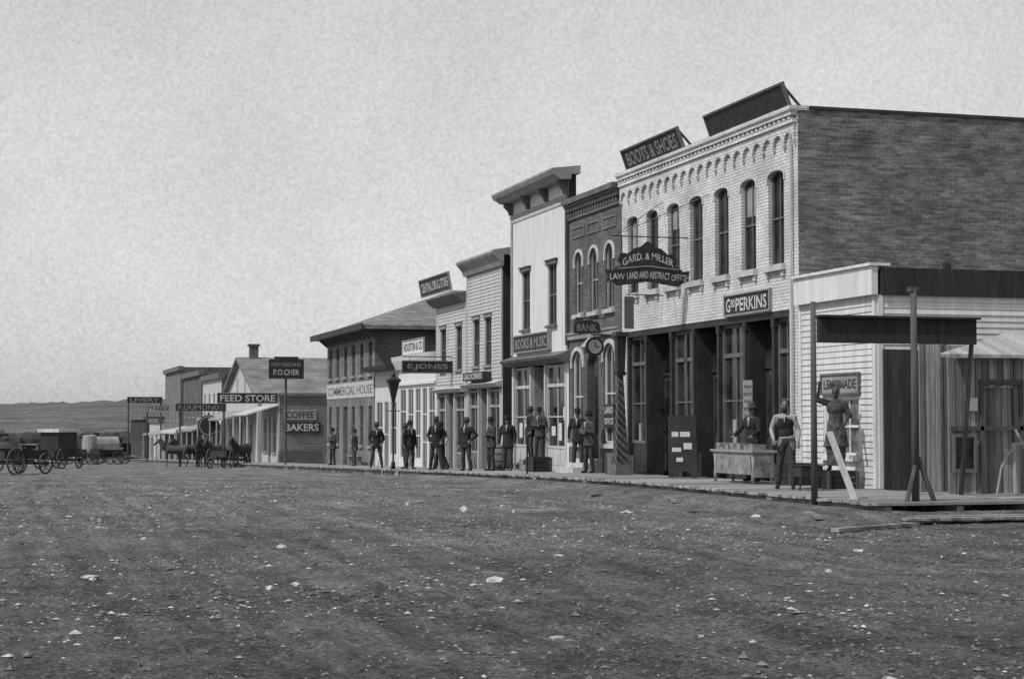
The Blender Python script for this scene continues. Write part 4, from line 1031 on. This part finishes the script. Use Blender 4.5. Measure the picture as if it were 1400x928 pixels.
G=person('dark-coated man in mid stride with bowler hat','down','coat','bowler',.016,legs=(.09,.11,.24)); place(G,15.4,61.6,bw(61.6),-110,.98)
for src in (A,B,C,D,E,G): src['group']='men standing along the boardwalk'
def cp(src,x,y,dz,rot,label,s=1): copy_thing(src,(x,y,bw(y)+dz),math.radians(rot),label,(s,s,s))
cp(A,16.55,49.45,.14,-30,'man in dark coat standing on the bank doorstep')
cp(D,16.5,48.3,.0,-60,'man in grey coat with folded arms beside bank window',1.02)
cp(E,16.75,54.9,.38,-80,'man in dark coat on the bookshop step',.97)
cp(D,16.8,54.1,.38,-40,'man in grey coat leaning in the bookshop doorway',.95)
cp(A,14.8,63.9,0,20,'man in long dark coat standing at walk edge',1.02)
cp(B,15.1,65.9,0,-100,'man in dark coat facing the street, hand on hip',.97)
cp(E,14.6,68.9,0,-10,'man in dark coat and wide hat beside the lamp',1.03)
cp(A,15.8,79.4,0,-80,'man in dark coat outside the hotel',.96)
cp(D,16.0,86.0,0,-60,'man in grey coat against the hotel wall',1.04)
st=person('carved painted wooden shop figure with raised arm and headdress','raise','robe','feather',.014,name='shop_figure_statue',cat='statue',mats=['statue','statue','statue','statue','statue']); place(st,16.35,32.35,bw(32)+.36,-35,.98)
crate(16.35,32.35,.62,.6,.34,'low wooden box pedestal under the carved figure','wooddark')

# ================================================================== HORSES AND WAGONS
def horse(mt,label):
    r=thing('horse',label,'horse',(0,0,0),'horses hitched along the street'); b=MB()
    b.tube((0,-.55,1.17),(0,.0,1.12),.27,.28,14,True).tube((0,0,1.12),(0,.55,1.2),.27,.29,14,True).tube((0,-.62,1.22),(0,-.8,1.38),.24,.19,12,True)
    b.tube((0,-.78,1.36),(0,-1.12,1.74),.19,.11,12,True).tube((0,-1.12,1.76),(0,-1.42,1.46),.105,.062,10,True)
    for s in (1,-1):
        b.tube((.05*s,-1.06,1.84),(.06*s,-1.05,1.96),.028,.01,6,True)
        b.tube((.15*s,-.6,1.05),(.16*s,-.6,.55),.11,.058,10,True).tube((.16*s,-.6,.55),(.16*s,-.59,.13),.055,.036,8,True).tube((.16*s,-.59,.13),(.16*s,-.62,.04),.045,.06,8)
        b.tube((.15*s,.55,1.12),(.17*s,.48,.82),.18,.11,10,True).tube((.17*s,.48,.82),(.16*s,.72,.52),.095,.052,10,True).tube((.16*s,.72,.52),(.16*s,.66,.13),.05,.038,8,True).tube((.16*s,.66,.13),(.16*s,.63,.04),.045,.06,8)
    remesh(b,.03,2).make('body',mt,r,True)
    MB().tube((0,.8,1.3),(0,.92,1.1),.04,.06,8,True).tube((0,.92,1.1),(0,.93,.6),.06,.025,8,True).make('tail','hair',r,True)
    MB().tube((0,-.72,1.55),(0,-1.02,1.88),.045,.03,8,True).make('mane','hair',r,True)
    b=MB()
    for k in range(12):
        a=k*math.pi/6; a2=(k+1)*math.pi/6
        b.tube((.24*math.sin(a),-.84+.13*math.cos(a),1.36+.28*math.cos(a)),(.24*math.sin(a2),-.84+.13*math.cos(a2),1.36+.28*math.cos(a2)),.035,.035,6)
    b.make('collar','iron',r,True)
    return r
H1=horse('horse','dark harnessed horse standing in the street'); place(H1,12.2,110,g(110),-15)
H2=horse('horse_mid','bay harnessed horse standing beside another'); place(H2,13.2,111,g(111),-35)
copy_thing(H1,(12.2,117,g(117)),math.radians(-75)); copy_thing(H2,(11.3,116,g(116)),math.radians(-95))
copy_thing(H1,(13.4,113,g(113)),math.radians(-60)); copy_thing(H2,(12.6,121,g(121)),math.radians(-90))
copy_thing(H1,(14.0,104.5,g(104.5)),math.radians(-40))

def wheel(root,x,y,rad,ww=.06):
    b=MB(); n=24
    ri=[[Vector((x+dx,y+rr*math.cos(2*math.pi*i/n),rad+rr*math.sin(2*math.pi*i/n))) for i in range(n)] for dx,rr in ((-ww/2,rad),(ww/2,rad),(ww/2,rad-.07),(-ww/2,rad-.07),(-ww/2,rad))]
    b.rings(ri,False)
    w=b.make('wheel','woodpost',root)
    b=MB()
    for k in range(12):
        a=2*math.pi*k/12; b.tube((x,y+.06*math.cos(a),rad+.06*math.sin(a)),(x,y+(rad-.05)*math.cos(a),rad+(rad-.05)*math.sin(a)),.022,.018,5)
    b.make('spokes','woodpost',w)
    MB().tube((x-.12,y,rad),(x+.12,y,rad),.09,.07,10).make('hub','iron',w)
def wagon(label,kind='farm'):
    r=thing('wagon',label,'wagon',(0,0,0),'wagons standing in the street')
    for s in (1,-1): wheel(r,.78*s,-1.15,.52); wheel(r,.78*s,1.05,.64)
    MB().box(ID,-.7,.7,-1.2,-1.1,.46,.58).box(ID,-.7,.7,1.0,1.1,.58,.7).box(ID,-.06,.06,-1.15,1.05,.6,.7).make('axle','woodpost',r)
    b=MB(); b.box(ID,-.5,.5,-1.6,1.5,.74,.8).box(ID,-.52,-.48,-1.6,1.5,.8,1.16).box(ID,.48,.52,-1.6,1.5,.8,1.16).box(ID,-.479,.479,-1.6,-1.56,.8,1.14).box(ID,-.479,.479,1.46,1.5,.8,1.14); b.make('wagon_box','wooddark' if kind=='farm' else 'dark',r)
    if kind=='farm':
        MB().box(ID,-.5,.5,-1.1,-.75,1.4,1.45).box(ID,-.46,-.42,-1.0,-.85,1.1,1.4).box(ID,.42,.46,-1.0,-.85,1.1,1.4).make('seat','wood',r)
    elif kind=='cover':
        n=9
        rs=[[Vector((.58*math.cos(math.pi*i/n),y,1.16+1.05*math.sin(math.pi*i/n)**.7)) for i in range(n+1)] for y in (-1.35,-.7,0,.7,1.35)]
        MB().rings(rs,True).make('canvas_cover','canvas',r)
    elif kind=='tank':
        MB().lathe((0,-.75,.8),[(.52,0),(.56,.6),(.52,1.35),(.3,1.42)],16).lathe((0,.75,.8),[(.52,0),(.56,.6),(.52,1.25),(.3,1.32)],16).each('vat','canvas',r)
    elif kind=='van':
        MB().box(ID,-.6,.6,-1.2,1.2,1.16,2.25).make('body_panel','dark',r); MB().box(ID,-.72,.72,-1.35,1.35,2.25,2.45).make('flat_roof','board_white',r)
    MB().tube((0,-1.2,.5),(0,-3.4,.5),.05,.035,6).make('tongue','woodpost',r)
    return r
W1=wagon('open farm wagon with spoked wheels standing in street'); place(W1,.95,83,g(83),140,.95)
W2=copy_thing(W1,(-1.3,86,g(86)),math.radians(100),'open farm wagon partly cut off beside another')
W3=wagon('covered cart with pale canvas top','cover'); place(W3,8.4,150,g(150),110,1.05)
W5=wagon('wagon carrying two large round wooden vats','tank'); place(W5,6.6,148,g(148),75,1.1)
W4=wagon('dark box delivery van with flat pale roof','van'); place(W4,3.75,112,g(112),150,1.0)
copy_thing(W1,(13.4,106,g(106)),math.radians(150),'open farm wagon behind harnessed horses')
copy_thing(W1,(9.8,158,g(158)),math.radians(80),'open farm wagon at the far end of the street')

# ================================================================== LIGHT, SKY, CAMERA
az=math.radians(251); el=math.radians(50)
S=Vector((math.sin(az)*math.cos(el),math.cos(az)*math.cos(el),math.sin(el)))
sun=bpy.data.lights.new('sun','SUN'); sun.energy=3.3; sun.angle=math.radians(.5); sun.color=(1,.997,.99)
so=bpy.data.objects.new('sun',sun); COL.objects.link(so); so.rotation_euler=(-S).to_track_quat('-Z','Y').to_euler()
w=bpy.data.worlds.new('World'); scene.world=w; w.use_nodes=True; nt=w.node_tree
bg=nt.nodes['Background']; sky=nt.nodes.new('ShaderNodeTexSky'); sky.sky_type='NISHITA'; sky.sun_disc=False
sky.sun_elevation=el; sky.sun_rotation=az; sky.dust_density=2.0
bwn=nt.nodes.new('ShaderNodeRGBToBW'); L(nt,sky.outputs[0],bwn.inputs[0])
pw=math_(nt,'POWER',bwn.outputs[0],.35)
tc=nd(nt,'ShaderNodeTexCoord').outputs['Generated']
n1=mrange(nt,noise_(nt,tc,7,6,.65),.3,.7,.92,1.08); n2=mrange(nt,noise_(nt,tc,420,2,.7),.3,.7,.89,1.11)
v=math_(nt,'MULTIPLY',math_(nt,'MULTIPLY',math_(nt,'MULTIPLY',pw,n1),n2),2.85)
cc=nd(nt,'ShaderNodeCombineColor')
for i in range(3): L(nt,v,cc.inputs[i])
L(nt,cc.outputs[0],bg.inputs['Color']); bg.inputs['Strength'].default_value=.15

cam=bpy.data.cameras.new('camera'); co=bpy.data.objects.new('camera',cam); COL.objects.link(co)
cam.sensor_width=36; cam.lens=61.7; cam.clip_end=6000; cam.clip_start=.1
co.location=(0,0,1.65)
yaw=math.atan(.29375); pitch=math.atan(112/2400)
d=Vector((math.sin(yaw)*math.cos(pitch),math.cos(yaw)*math.cos(pitch),math.sin(pitch)))
co.rotation_euler=d.to_track_quat('-Z','Y').to_euler()
scene.camera=co
scene.view_settings.view_transform='Standard'; scene.view_settings.look='None'; scene.view_settings.exposure=0
